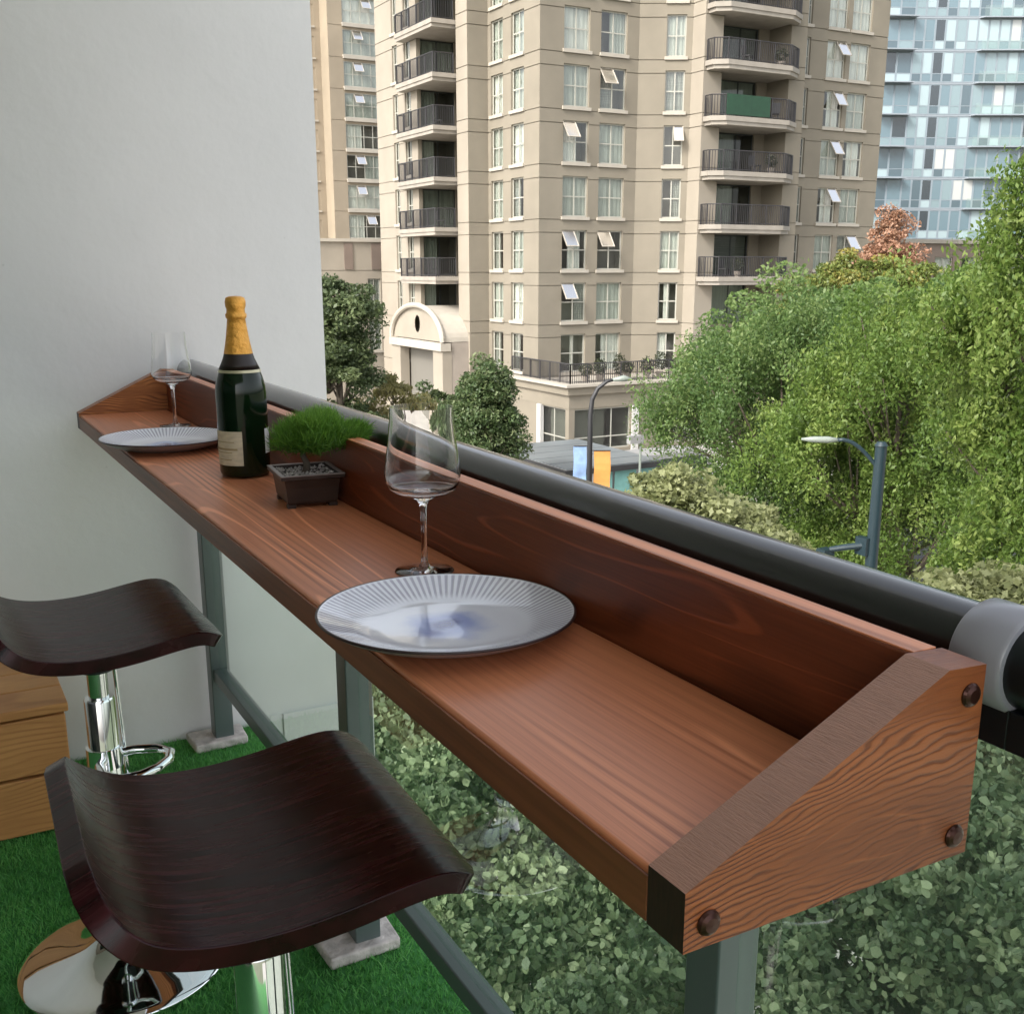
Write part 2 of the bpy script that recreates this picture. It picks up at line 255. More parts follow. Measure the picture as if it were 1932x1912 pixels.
def platemat():
    m, t, p = newmat('fluted_white_glaze'); N, L = t.nodes, t.links
    tc = N.new("ShaderNodeTexCoord"); sx = N.new("ShaderNodeSeparateXYZ"); L.new(tc.outputs['Object'], sx.inputs[0])
    an = N.new("ShaderNodeMath"); an.operation = 'ARCTAN2'; L.new(sx.outputs[1], an.inputs[0]); L.new(sx.outputs[0], an.inputs[1])
    ml = N.new("ShaderNodeMath"); ml.operation = 'MULTIPLY'; ml.inputs[1].default_value = 100; L.new(an.outputs[0], ml.inputs[0])
    sn = N.new("ShaderNodeMath"); sn.operation = 'SINE'; L.new(ml.outputs[0], sn.inputs[0])
    ln = N.new("ShaderNodeVectorMath"); ln.operation = 'LENGTH'
    cb = N.new("ShaderNodeCombineXYZ"); L.new(sx.outputs[0], cb.inputs[0]); L.new(sx.outputs[1], cb.inputs[1]); L.new(cb.outputs[0], ln.inputs[0])
    zone = N.new("ShaderNodeValToRGB"); e = zone.color_ramp.elements; e[0].position = .088; e[0].color = (0, 0, 0, 1); e[1].position = .100; e[1].color = (1, 1, 1, 1)
    x = e.new(.1355); x.color = (1, 1, 1, 1); x = e.new(.1365); x.color = (0, 0, 0, 1); L.new(ln.outputs['Value'], zone.inputs[0])
    st = N.new("ShaderNodeMapRange"); st.inputs['From Min'].default_value = -.3; st.inputs['From Max'].default_value = .6; L.new(sn.outputs[0], st.inputs[0])
    mu = N.new("ShaderNodeMath"); mu.operation = 'MULTIPLY'; L.new(st.outputs[0], mu.inputs[0]); L.new(zone.outputs[0], mu.inputs[1])
    mx = N.new("ShaderNodeMixRGB"); mx.inputs[1].default_value = (.84, .85, .90, 1); mx.inputs[2].default_value = (.46, .45, .52, 1); L.new(mu.outputs[0], mx.inputs[0])
    nz = N.new("ShaderNodeTexNoise"); nz.inputs['Scale'].default_value = 22; nz.inputs['Detail'].default_value = 3; L.new(tc.outputs['Object'], nz.inputs['Vector'])
    ad = N.new("ShaderNodeMath"); ad.operation = 'MULTIPLY_ADD'; ad.inputs[1].default_value = .05; L.new(nz.outputs[0], ad.inputs[0]); L.new(ln.outputs['Value'], ad.inputs[2])
    bl = N.new("ShaderNodeValToRGB"); bl.color_ramp.interpolation = 'EASE'; e = bl.color_ramp.elements; e[0].position = .028; e[0].color = (.045, .07, .28, 1); e[1].position = .085; e[1].color = (1, 1, 1, 1)
    x = e.new(.05); x.color = (.42, .50, .80, 1)
    L.new(ad.outputs[0], bl.inputs[0])
    m2 = N.new("ShaderNodeMixRGB"); m2.blend_type = 'MULTIPLY'; m2.inputs[0].default_value = 1; L.new(mx.outputs[0], m2.inputs[1]); L.new(bl.outputs[0], m2.inputs[2])
    L.new(m2.outputs[0], p.inputs['Base Color']); p.inputs['Roughness'].default_value = .12; p.inputs['Coat Weight'].default_value = .5
    bp = N.new("ShaderNodeBump"); bp.inputs['Strength'].default_value = .5; bp.inputs['Distance'].default_value = .0008; bp.invert = True
    L.new(mu.outputs[0], bp.inputs['Height']); L.new(bp.outputs[0], p.inputs['Normal'])
    return m
M['plate'] = platemat()
for i, c in enumerate([(.29, .37, .39), (.11, .17, .20), (.06, .095, .115), (.17, .235, .255), (.022, .032, .04), (.40, .41, .40)]):
    M['cg%d' % i] = simple('curtain_wall_glass_tone', c, .12, spec=.9, coat=.6)
M['cwframe'] = simple('curtain_wall_frame', (.20, .24, .27), .5)
M['cwslab'] = simple('curtain_wall_slab', (.24, .27, .30), .6)
M['cwdark'] = simple('curtain_wall_soffit', (.10, .12, .13), .6)

# ------------------------------------------------------------------ mesh helpers
class MB:
    def __init__(s): s.v = []; s.f = []; s.m = []
    def poly(s, pts, mi=0):
        b = len(s.v); s.v += [tuple(p) for p in pts]; s.f.append(tuple(range(b, b + len(pts)))); s.m.append(mi)
    def box(s, a, b, mi=0):
        x0, y0, z0 = a; x1, y1, z1 = b; n = len(s.v)
        s.v += [(x0, y0, z0), (x1, y0, z0), (x1, y1, z0), (x0, y1, z0), (x0, y0, z1), (x1, y0, z1), (x1, y1, z1), (x0, y1, z1)]
        for q in ((0, 3, 2, 1), (4, 5, 6, 7), (0, 1, 5, 4), (1, 2, 6, 5), (2, 3, 7, 6), (3, 0, 4, 7)): s.f.append(tuple(n + i for i in q)); s.m.append(mi)
    def prism(s, poly, z0, z1, mi=0, mtop=None):
        n = len(s.v); k = len(poly); s.v += [(x, y, z0) for x, y in poly] + [(x, y, z1) for x, y in poly]
        s.f.append(tuple(n + i for i in reversed(range(k)))); s.m.append(mi); s.f.append(tuple(n + k + i for i in range(k))); s.m.append(mi if mtop is None else mtop)
        for i in range(k): j = (i + 1) % k; s.f.append((n + i, n + j, n + k + j, n + k + i)); s.m.append(mi)
    def tube(s, pts, r, n=10, mi=0, cap=True, closed=False):
        pts = [Vector(p) for p in pts]; rr = r if isinstance(r, (list, tuple)) else [r] * len(pts)
        base = len(s.v); K = len(pts); up = None
        for i, p in enumerate(pts):
            if closed: d = (pts[(i + 1) % K] - pts[i - 1]).normalized()
            else: d = (pts[min(i + 1, K - 1)] - pts[max(i - 1, 0)]).normalized()
            if up is None: up = Vector((0, 0, 1)) if abs(d.z) < .9 else Vector((1, 0, 0))
            a = d.cross(up).normalized(); b2 = a.cross(d).normalized(); up = b2
            for j in range(n):
                t = 2 * math.pi * j / n; q = p + (a * math.cos(t) + b2 * math.sin(t)) * rr[i]; s.v.append(tuple(q))
        for i in range(K if closed else K - 1):
            for j in range(n):
                i2 = (i + 1) % K; s.f.append((base + i * n + j, base + i * n + (j + 1) % n, base + i2 * n + (j + 1) % n, base + i2 * n + j)); s.m.append(mi)
        if cap and not closed:
            s.f.append(tuple(base + j for j in reversed(range(n)))); s.m.append(mi); s.f.append(tuple(base + (K - 1) * n + j for j in range(n))); s.m.append(mi)
    def lathe(s, prof, n=48, c=(0, 0, 0), mats=None, a0=0.0, a1=2 * math.pi):
        base = len(s.v); full = abs(a1 - a0 - 2 * math.pi) < 1e-6; cols = n if full else n + 1
        for r, z in prof:
            for j in range(cols):
                t = a0 + (a1 - a0) * j / n; s.v.append((c[0] + r * math.cos(t), c[1] + r * math.sin(t), c[2] + z))
        for i in range(len(prof) - 1):
            for j in range(n):
                j2 = (j + 1) % cols if full else j + 1
                s.f.append((base + i * cols + j, base + i * cols + j2, base + (i + 1) * cols + j2, base + (i + 1) * cols + j)); s.m.append(mats[i] if mats else 0)
    def mesh(s, name, mats, smooth=False, bevel=None):
        me = bpy.data.meshes.new(name); me.from_pydata(s.v, [], s.f)
        for x in (mats if isinstance(mats, (list, tuple)) else [mats]): me.materials.append(x)
        me.polygons.foreach_set('material_index', s.m)
        if smooth: me.polygons.foreach_set('use_smooth', [True] * len(s.f))
        me.update(); return me
def link(name, me, parent=None, mat=None):
    o = bpy.data.objects.new(name, me); COL.objects.link(o)
    if parent is not None: o.parent = parent
    if mat is not None: o.matrix_local = mat
    return o
def tag(o, label, cat, group=None):
    o['label'] = label; o['category'] = cat
    if group: o['group'] = group
    return o
def struct(o): o['kind'] = 'structure'; return o
def stuff(o): o['kind'] = 'stuff'; return o
def thing(name, loc, label, cat, group=None, rz=0):
    o = bpy.data.objects.new(name, None); COL.objects.link(o); o.location = loc; o.rotation_euler = (0, 0, rz); o.empty_display_size = .2
    return tag(o, label, cat, group)
def part(name, mb, mats, parent, smooth=False, world=True, bevel=0, segs=2, autos=None):
    """mesh given in world coordinates (world=True) or in the parent's own"""
    me = mb.mesh(name, mats, smooth); o = link(name, me, parent)
    if world and parent is not None:
        q = parent; off = Vector((0, 0, 0))
        while q is not None: off += q.location; q = q.parent
        o.location = -off
    if bevel:
        b = o.modifiers.new('bevel', 'BEVEL'); b.width = bevel; b.segments = segs; b.limit_method = 'ANGLE'; b.angle_limit = R(35)
        try: me.polygons.foreach_set('use_smooth', [True] * len(me.polygons)); w = o.modifiers.new('wn', 'WEIGHTED_NORMAL'); w.keep_sharp = True
        except Exception: pass
    if autos is not None:
        me.polygons.foreach_set('use_smooth', [True] * len(me.polygons))
        try: me.set_sharp_from_angle(angle=R(autos))
        except Exception: pass
    return o
_cache = {}
def cached(key, fn):
    if key not in _cache: _cache[key] = fn()
    return _cache[key]

# ------------------------------------------------------------------ foliage
MAPLE = np.array([(0, -.5), (.10, -.18), (.42, -.30), (.30, -.05), (.55, .12), (.24, .14), (.20, .30), (.0, .62), (-.20, .30), (-.24, .14), (-.55, .12), (-.30, -.05), (-.42, -.30), (-.10, -.18)])
MAPLE2 = np.array([(0, -.45), (.06, -.12), (.30, -.38), (.20, -.04), (.62, .02), (.22, .12), (.36, .42), (.10, .22), (.0, .72), (-.10, .22), (-.36, .42), (-.22, .12), (-.62, .02), (-.20, -.04), (-.30, -.38), (-.06, -.12)])
LOBE = np.array([(0, -.5), (.22, -.22), (.44, .06), (.17, .12), (0, .58), (-.17, .12), (-.44, .06), (-.22, -.22)])
OVAL = np.array([(0, -.5), (.3, -.1), (.22, .25), (0, .5), (-.22, .25), (-.3, -.1)])
DIAM = np.array([(0, -.5), (.27, 0), (0, .5), (-.27, 0)])
LONG = np.array([(0, -.5), (.13, 0), (0, .5), (-.13, 0)])
def leaves(name, C3, tpl, size, mat, parent=None, up=.6, outdir=None, sizevar=.5, droop=0.0, tintbias=None, fold=.25, offset=(0, 0, 0)):
    n = len(C3); k = len(tpl)
    nrm = rng.normal(size=(n, 3)); nrm[:, 2] += up * 1.6
    if outdir is not None: nrm += outdir * .8
    nrm /= np.linalg.norm(nrm, axis=1)[:, None]
    d = rng.normal(size=(n, 3)); d[:, 2] -= droop
    b = d - (d * nrm).sum(1)[:, None] * nrm; b /= np.linalg.norm(b, axis=1)[:, None]
    a = np.cross(b, nrm); s = size * (1 + sizevar * rng.uniform(-1, 1, n))
    jit = .16 if k > 5 else 0
    X = (tpl[:, 0][None, :] * rng.uniform(.7, 1.15, (n, 1)) + rng.uniform(-jit, jit, (n, k)) * .5)[:, :, None]; Y = (tpl[:, 1][None, :] + rng.uniform(-jit, jit, (n, k)) * .5)[:, :, None]
    V = C3[:, None, :] + (a[:, None, :] * X + b[:, None, :] * Y - nrm[:, None, :] * (np.abs(X) * fold + (Y + .5) ** 2 * .12 * (1 + droop))) * s[:, None, None]
    V = V.reshape(-1, 3) - np.array(offset)
    me = bpy.data.meshes.new(name); me.vertices.add(n * k); me.vertices.foreach_set('co', V.astype(np.float32).ravel())
    me.loops.add(n * k); me.loops.foreach_set('vertex_index', np.arange(n * k, dtype=np.int32))
    me.polygons.add(n); me.polygons.foreach_set('loop_start', np.arange(0, n * k, k, dtype=np.int32))
    try: me.polygons.foreach_set('loop_total', np.full(n, k, dtype=np.int32))
    except Exception: pass
    me.materials.append(mat)
    at = me.attributes.new('tint', 'FLOAT', 'FACE'); tv = rng.beta(2.2, 2.4, n)
    if tintbias is not None: tv = np.clip(tv * .65 + tintbias * .5, 0, 1)
    at.data.foreach_set('value', tv.astype(np.float32))
    me.update(calc_edges=True); me.validate()
    return link(name, me, parent)
def tree(x, y, lobes, zg, label, leafm, size, count, tpl=DIAM, group=None, name='street_tree', up=.6, droop=0, trunk_r=.16, clump=.35, sub=14, fold=.25, boost=None, shell=.55, flat=.62):
    """lobes: (dx,dy,z,rx,ry,rz) in world z. Crown leaves sit in leafy clumps over the lobes."""
    t = thing(name, (x, y, zg), label, 'tree', group)
    pts, outs, tb = [], [], []
    areas = np.array([l[3] * l[4] + l[4] * l[5] + l[3] * l[5] for l in lobes]); areas = areas / areas.sum()
    mb = MB(); zlo = min(l[2] - l[5] * .5 for l in lobes)
    top = (x + lobes[0][0] * .3, y + lobes[0][1] * .3, lobes[0][2])
    mb.tube([(x, y, zg), (x + .05, y, zg + (zlo - zg) * .5), (x - .04, y + .05, zlo), top], [trunk_r * 1.25, trunk_r, trunk_r * .85, trunk_r * .3], 10)
    part('trunk', mb, M['bark'], t, smooth=True)
    br = MB()
    for l, a in zip(lobes, areas):
        cx, cy, cz = x + l[0], y + l[1], l[2]
        nc = max(4, int(sub * a * len(lobes))); nb = 5 if droop < 1 else 8
        for c in range(nc):
            d = rng.normal(size=3); d /= np.linalg.norm(d)
            if d[2] < -.25: d[2] *= -.5
            rr = rng.uniform(.55, 1.0)
            cc = np.array([cx, cy, cz]) + d * np.array(l[3:6]) * rr
            nl = int(count * a / nc)
            cr = clump * rng.uniform(.6, 1.35)
            q = rng.normal(size=(nl, 3)); q /= np.linalg.norm(q, axis=1)[:, None]; q *= (rng.uniform(shell, 1.05, nl) ** .8)[:, None]
            q[:, 2] *= (flat if droop < 1 else 1.25); q[:, :2] *= (1 if droop < 1 else .75)
            pts.append(cc + q * cr); outs.append(q); tb.append(np.full(nl, rng.uniform(0, 1)))
            if c % nb == 0:
                st = Vector((x + l[0] * .5, y + l[1] * .5, max(zlo, cz - l[5] * .6))); e = Vector(cc); md = (st + e) / 2 + Vector((0, 0, -.1 * l[5]))
                br.tube([st, md, e], [trunk_r * .28, trunk_r * .16, .01], 6)
    part('branches', br, M['bark'], t, smooth=True)
    P = np.concatenate(pts); O = np.concatenate(outs); T = np.concatenate(tb)
    o = leaves('crown', P, tpl, size, leafm, t, up, O, droop=droop, tintbias=T, fold=fold, offset=(x, y, zg))
    return t

# ------------------------------------------------------------------ facades and windows
def fmat(o, rdir):
    """matrix whose x is 'right seen from outside', y into the building, z up"""
    x = Vector((rdir[0], rdir[1], 0)).normalized(); z = Vector((0, 0, 1)); y = z.cross(x)
    m = Matrix((x, y, z)).transposed().to_4x4(); m.translation = Vector(o); return m
def facade_mb(width, z0, z1, openings, grooves, gh=.05, gd=.045, niche=.75, reveal=.16):
    mb = MB(); us = {0, width}; zs = {z0, z1}
    for a, b, c, d in openings: us |= {a, b}; zs |= {max(c, z0), min(d, z1)}
    gz = [g for g in grooves if z0 < g < z1 - gh]
    for g in gz: zs |= {g, g + gh}
    us = sorted(us); zs = sorted(zs)
    isg = lambda z: any(g - 1e-6 <= z <= g + gh + 1e-6 for g in gz)
    for i in range(len(us) - 1):
        for j in range(len(zs) - 1):
            u = (us[i] + us[i + 1]) / 2; z = (zs[j] + zs[j + 1]) / 2
            if any(a < u < b and c < z < d for a, b, c, d in openings): continue
            g = isg(z); y = gd if g else 0
            mb.poly([(us[i], y, zs[j]), (us[i + 1], y, zs[j]), (us[i + 1], y, zs[j + 1]), (us[i], y, zs[j + 1])])
            if g:
                mb.poly([(us[i], 0, zs[j]), (us[i + 1], 0, zs[j]), (us[i + 1], y, zs[j]), (us[i], y, zs[j])])
                mb.poly([(us[i], y, zs[j + 1]), (us[i + 1], y, zs[j + 1]), (us[i + 1], 0, zs[j + 1]), (us[i], 0, zs[j + 1])])
    for a, b, c, d in openings:
        r = reveal
        for (p, q) in (((a, c), (b, c)), ((b, c), (b, d)), ((b, d), (a, d)), ((a, d), (a, c))):
            mb.poly([(p[0], 0, p[1]), (q[0], 0, q[1]), (q[0], r, q[1]), (p[0], r, p[1])])
            mb.poly([(p[0], r, p[1]), (q[0], r, q[1]), (q[0], niche, q[1]), (p[0], niche, p[1])], 1)
        mb.poly([(a, niche, c), (b, niche, c), (b, niche, d), (a, niche, d)], 1)
    return mb
def frame_mb(w, h, nx, nz, fw=.07, d=.05, mull=.06, split=None):
    mb = MB(); xs = [0] + [w * i / nx for i in range(1, nx)] + [w]; sp = split or [h * i / nz for i in range(1, nz)]
    mb.box((0, 0, 0), (w, d, fw)); mb.box((0, 0, h - fw), (w, d, h)); mb.box((0, 0, fw), (fw, d, h - fw)); mb.box((w - fw, 0, fw), (w, d, h - fw))
    for x in xs[1:-1]: mb.box((x - mull / 2, .003, fw), (x + mull / 2, d - .003, h - fw))
    for z in sp: mb.box((fw, .006, z - mull / 2), (w - fw, d - .006, z + mull / 2))
    return mb
def window(tower, fm, u, z, w, h, nx=2, nz=2, frame='frame', pane='pane', curtain=None, open_at=None, sill=True, depth=.12, splitf=None):
    w_ = round(w, 3); h_ = round(h, 3); fk = ('f', w_, h_, nx, nz, frame, splitf)
    me = cached(fk, lambda: frame_mb(w_, h_, nx, nz, split=[h_ * splitf] if splitf else None).mesh('window_frame', M[frame]))
    base = Matrix.Translation(-tower.location)
    o = link('window', me, tower, base @ fm @ Matrix.Translation((u, depth, z)))
    pw, zs = w_ / nx, ([0, h_ * splitf, h_] if splitf else [h_ * i / nz for i in range(nz + 1)])
    for i in range(nx):
        for j in range(len(zs) - 1):
            ph = zs[j + 1] - zs[j]
            def mk(mat=M[pane], pw=pw, ph=ph):
                b = MB(); b.box((.02, .018, .02), (pw - .02, .026, ph - .02)); return b.mesh('pane', mat)
            if open_at == (i, j):
                def ms(pw=pw, ph=ph):
                    b = MB(); f = .045
                    for q in (((0, -.03, -ph), (pw, .01, -ph + f)), ((0, -.03, -f), (pw, .01, 0)), ((0, -.03, -ph + f), (f, .01, -f)), ((pw - f, -.03, -ph + f), (pw, .01, -f))): b.box(*q)
                    b.box((f, -.014, -ph + f), (pw - f, -.008, -f), 1); return b.mesh('sash', [M['cream'], M['sashglass']])
                link('open_sash', cached(('s', round(pw, 3), round(ph, 3)), ms), o, Matrix.Translation((i * pw, -.02, zs[j + 1] - .02)) @ Matrix.Rotation(R(-36), 4, 'X'))
            else:
                link('pane', cached(('p', round(pw, 3), round(ph, 3), pane), mk), o, Matrix.Translation((i * pw, 0, zs[j])))
    if sill:
        def mk2():
            b = MB(); b.box((-.09, -depth - .10, -.17), (w_ + .09, -.002, -.005)); return b.mesh('sill', M['cream'])
        link('sill', cached(('sl', w_, depth), mk2), o)
    if curtain:
        kind, f0, f1 = curtain
        def mk3():
            b = MB(); n = 10
            xs = [w_ * (f0 + (f1 - f0) * k / n) for k in range(n + 1)]
            for k in range(n):
                y0 = .13 + .03 * (k % 2); y1 = .13 + .03 * ((k + 1) % 2)
                b.poly([(xs[k], y0, .05), (xs[k + 1], y1, .05), (xs[k + 1], y1, h_ - .05), (xs[k], y0, h_ - .05)])
            return b.mesh('curtain', M[kind])
        link('curtain', cached(('c', w_, h_, kind, round(f0, 2), round(f1, 2)), mk3), o)
    return o
def rand_curtain(r=random):
    q = r.random()
    if q < .34: return ('curt_a', .02, .98)
    if q < .52: return ('curt_b', .02, .98)
    if q < .66: return ('curt_b', .03, .45)
    if q < .78: return ('curt_a', .5, .97)
    if q < .90: return ('curt_c', .02, .98)
    return None
FP = 2.74
def sillz(k): return .30 + FP * k
def floorz(k): return -.08 + FP * k
ZG = -9.2; ZTOP = 19.6

# ---------- main tower
tw = thing('apartment_tower', (29.96, 51.6, ZG), 'beige stepped apartment tower with corner podium, arched entrance and stacked balconies across the street', 'apartment building')
grooves = [sillz(k) - .19 for k in range(-2, 8)] + [sillz(k) - .86 for k in range(-1, 8)]
def wall(origin, rdir, width, z0, z1, openings=(), mats=('stucco', 'interior'), gr=grooves, name='wall', parent=None, **kw):
    fm = fmat(origin, rdir); mb = facade_mb(width, z0, z1, list(openings), gr, **kw)
    me = mb.mesh(name, [M[x] for x in mats]); p = parent or tw
    return link(name, me, p, Matrix.Translation(-p.location) @ fm), fm
KS = list(range(-2, 7)); WH = 2.05
# left (-X) face of the corner
YL = 57.3
wins = [(YL - 56.95, YL - 55.55), (YL - 54.65, YL - 53.25)]
op = [(a, b, sillz(k), sillz(k) + WH) for a, b in wins for k in KS]
_, fm = wall((29.96, YL, 0), (0, -1), YL - 51.6, ZG, ZTOP, op)
cl = {(4, 0): ('curt_b', .5, .95), (4, 1): ('curt_b', .05, .6)}
for k in KS:
    for i, (a, b) in enumerate(wins):
        c = ('curt_a' if (k + i) % 3 else 'curt_b', .02, .98) if (k, i) not in ((0, 0), (1, 1), (-2, 0), (-2, 1)) else ('curt_c', .02, .5)
        window(tw, fm, a, sillz(k), b - a, WH, curtain=c)
# right (-Y) face of the corner
opened = {(3, 1): (0, 1), (2, 0): (0, 1), (0, 0): (0, 1), (0, 1): (0, 1), (-1, 0): (0, 1)}
wins = [(1.44, 3.01), (3.69, 5.33)]
op = [(a, b, sillz(k), sillz(k) + WH) for a, b in wins for k in KS]
_, fm = wall((29.96, 51.6, 0), (1, 0), 36.05 - 29.96, -5.9, ZTOP, op)
ctab = {(4, 0): ('curt_b', .02, .98), (4, 1): ('curt_a', .4, .98), (3, 0): ('curt_a', .02, .98), (3, 1): ('curt_c', .02, .5), (2, 0): ('curt_b', .02, .6), (2, 1): ('curt_a', .02, .98),
        (1, 0): ('curt_a', .02, .98), (1, 1): ('curt_a', .02, .98), (0, 0): ('curt_b', .3, .8), (0, 1): None, (-1, 0): ('curt_c', .6, .98), (-1, 1): ('curt_a', .02, .98), (-2, 0): ('curt_b', .45, .6), (-2, 1): ('curt_b', .3, .98)}
for k in KS:
    for i, (a, b) in enumerate(wins): window(tw, fm, a, sillz(k), b - a, WH, curtain=ctab.get((k, i), rand_curtain()), open_at=opened.get((k, i)))
# canted face
cd = (math.cos(R(30)), -math.sin(R(30))); cw = 2.825
op = [(1.45, 2.5, sillz(k), sillz(k) + WH) for k in KS]
_, fm = wall((36.05, 51.6, 0), cd, cw, -5.9, ZTOP, op)
for k in KS: window(tw, fm, 1.45, sillz(k), 1.05, WH, curtain={4: ('curt_a', .02, .98), 3: ('curt_c', .02, .98), 2: None, 1: ('curt_c', .5, .95), 0: ('curt_a', .02, .98), -1: ('curt_b', .3, .6)}.get(k, rand_curtain()), open_at=(1, 1) if k == 2 else None)
cx, cy = 36.05 + cd[0] * cw, 51.6 + cd[1] * cw
wall((cx, cy, 0), (0, -1), cy - 49.14, ZG, ZTOP, mats=('stucco_pale', 'interior'))
wall((cx, 49.14, 0), (1, 0), 39.7 - cx, ZG, ZTOP, mats=('stucco_pale', 'interior'))
# balcony bay on the right: recess with sliding doors
YR = 50.9
wall((39.7, 49.14, 0), (0, 1), YR - 49.14, ZG, ZTOP, gr=[])          # inner side (faces +X)
dop = [(.25, 3.95, floorz(k) + .05, floorz(k) + 2.3) for k in range(-2, 7)]
_, fmr = wall((39.7, YR, 0), (1, 0), 4.7, ZG, ZTOP, dop, gr=[], niche=1.2)
for k in range(-2, 7):
    window(tw, fmr, .25, floorz(k) + .05, 3.7, 2.25, nx=3, nz=1, frame='darkframe', pane='pane2', sill=False, curtain=[('curt_c', .02, .98), ('curt_b', .3, .7), ('curt_a', .02, .65), ('curt_a', .02, .98)][k % 4])
wall((44.4, YR, 0), (0, -1), YR - 49.14, ZG, ZTOP, gr=[])
wall((44.4, 49.14, 0), (1, 0), 1.15, ZG, ZTOP)
# right wing
wins = [(47.3 - 45.55, 48.15 - 45.55), (49.45 - 45.55, 50.95 - 45.55), (51.3 - 45.55, 52.9 - 45.55)]
op = [(a, b, sillz(k), sillz(k) + WH) for a, b in wins for k in KS]
_, fm = wall((45.55, 51.6, 0), (1, 0), 54.3 - 45.55, ZG, ZTOP, op)
for k in KS:
    for i, (a, b) in enumerate(wins):
        oa = {(3, 1): (1, 1), (2, 1): (1, 1), (1, 1): (1, 1), (4, 1): (1, 1), (0, 2): (1, 1)}.get((k, i))
        cu = ('curt_b', .02, .98) if k >= 4 else (('curt_a', .02, .98) if (k + i) % 2 else ('curt_b', .3, .9))
        window(tw, fm, a, sillz(k), b - a, WH, nx=1 if i == 0 else 2, curtain=cu if k > 0 or i == 1 else ('curt_c', .02, .98), open_at=oa)
wall((45.55, 49.14, 0), (0, 1), 51.6 - 49.14, ZG, ZTOP, gr=[])
wall((54.3, 51.6, 0), (0, 1), 16.9, ZG, ZTOP, gr=grooves)
# left steps
wall((28.7, YL, 0), (1, 0), 29.96 - 28.7, ZG, ZTOP)
wall((28.7, 58.7, 0), (0, -1), 1.4, ZG, ZTOP, mats=('stucco_pale', 'interior'))
dop = [(.25, 2.45, floorz(k) + .05, floorz(k) + 2.3) for k in range(-1, 7)]
_, fml = wall((27.9, 62.3, 0), (1, 0), 2.7, ZG, ZTOP, dop, gr=[], niche=1.2)
for k in range(-1, 7):
    window(tw, fml, .25, floorz(k) + .05, 2.2, 2.25, nx=2, nz=1, frame='darkframe', pane='pane2', sill=False, curtain=[('curt_a', .02, .45), ('curt_a', .02, .98), ('curt_b', .02, .4)][k % 3])
wall((30.6, 62.3, 0), (0, -1), 3.6, ZG, ZTOP, gr=[])
wall((30.6, 58.7, 0), (-1, 0), 1.9, ZG, ZTOP, gr=[])
wins = [(2.6, 3.4), (4.4, 5.3)]
op = [(a, b, sillz(k), sillz(k) + WH) for a, b in wins for k in KS]
_, fm = wall((27.9, 68.5, 0), (0, -1), 68.5 - 62.3, ZG, ZTOP, op, mats=('stucco_pale', 'interior'))
for k in KS:
    for a, b in wins: window(tw, fm, a, sillz(k), b - a, WH, curtain=rand_curtain())
wall((54.3, 68.5, 0), (-1, 0), 26.4, ZG, ZTOP, gr=[])
mb = MB(); mb.prism([(29.96, 51.6), (36.05, 51.6), (cx, cy), (cx, 49.14), (45.55, 49.14), (45.55, 51.6), (54.3, 51.6), (54.3, 68.5), (27.9, 68.5), (27.9, 62.3), (30.6, 62.3), (30.6, 58.7), (28.7, 58.7), (28.7, 57.3), (29.96, 57.3)], ZTOP, ZTOP + .4)
part('roof', mb, M['slab'], tw)
# balconies
def railing_mb(path, z, h=1.05, step=.13):
    mb = MB()
    for (a, b) in zip(path[:-1], path[1:]):
        a = Vector((*a, 0)); b = Vector((*b, 0)); L_ = (b - a).length; d = (b - a) / L_
        mb.tube([(a.x, a.y, z + h), (b.x, b.y, z + h)], .03, 6); mb.tube([(a.x, a.y, z + .08), (b.x, b.y, z + .08)], .02, 6)
        n = int(L_ / step)
        for i in range(n + 1):
            p = a + d * (L_ * i / max(n, 1)); r = .028 if i % 8 == 0 else .012
            mb.box((p.x - r, p.y - r, z), (p.x + r, p.y + r, z + h))
    return mb
def inset(poly, d):
    c = Vector((sum(p[0] for p in poly) / len(poly), sum(p[1] for p in poly) / len(poly)))
    return [tuple(Vector(p) + (c - Vector(p)).normalized() * d) for p in poly]
def balcony(tower, poly, path, zt, th=.44):
    mb = MB(); mb.prism(poly, zt - th * .55, zt); mb.prism(inset(poly, .12), zt - th, zt - th * .55 - .002)
    o = part('balcony', mb, M['slab'], tower)
    part('railing', railing_mb(path, zt), M['railmetal'], o)
    return o
PR = [(38.55, 49.12), (38.55, 48.5), (39.2, 48.0), (43.6, 48.0), (44.75, 48.7), (44.75, 49.12), (44.38, 49.13), (44.38, 50.88), (39.72, 50.88), (39.72, 49.13)]
PRr = [(38.65, 49.08), (38.65, 48.55), (39.24, 48.1), (43.56, 48.1), (44.65, 48.75), (44.65, 49.08)]
PLf = [(27.25, 58.75), (28.66, 58.75), (30.56, 58.75), (30.56, 62.26), (27.86, 62.26), (27.86, 64.0), (27.25, 64.0)]
PLr = [(28.6, 58.85), (27.35, 58.85), (27.35, 63.95), (27.85, 63.95)]
for k in range(0, 7):
    b = balcony(tw, PR, PRr, floorz(k))
    if k == 3:
        mb = MB(); mb.box((39.25, 48.03, floorz(k) + .06), (42.2, 48.06, floorz(k) + 1.08)); part('privacy_screen', mb, M['green_screen'], b)
    balcony(tw, PLf, PLr, floorz(k) - .02, .42)
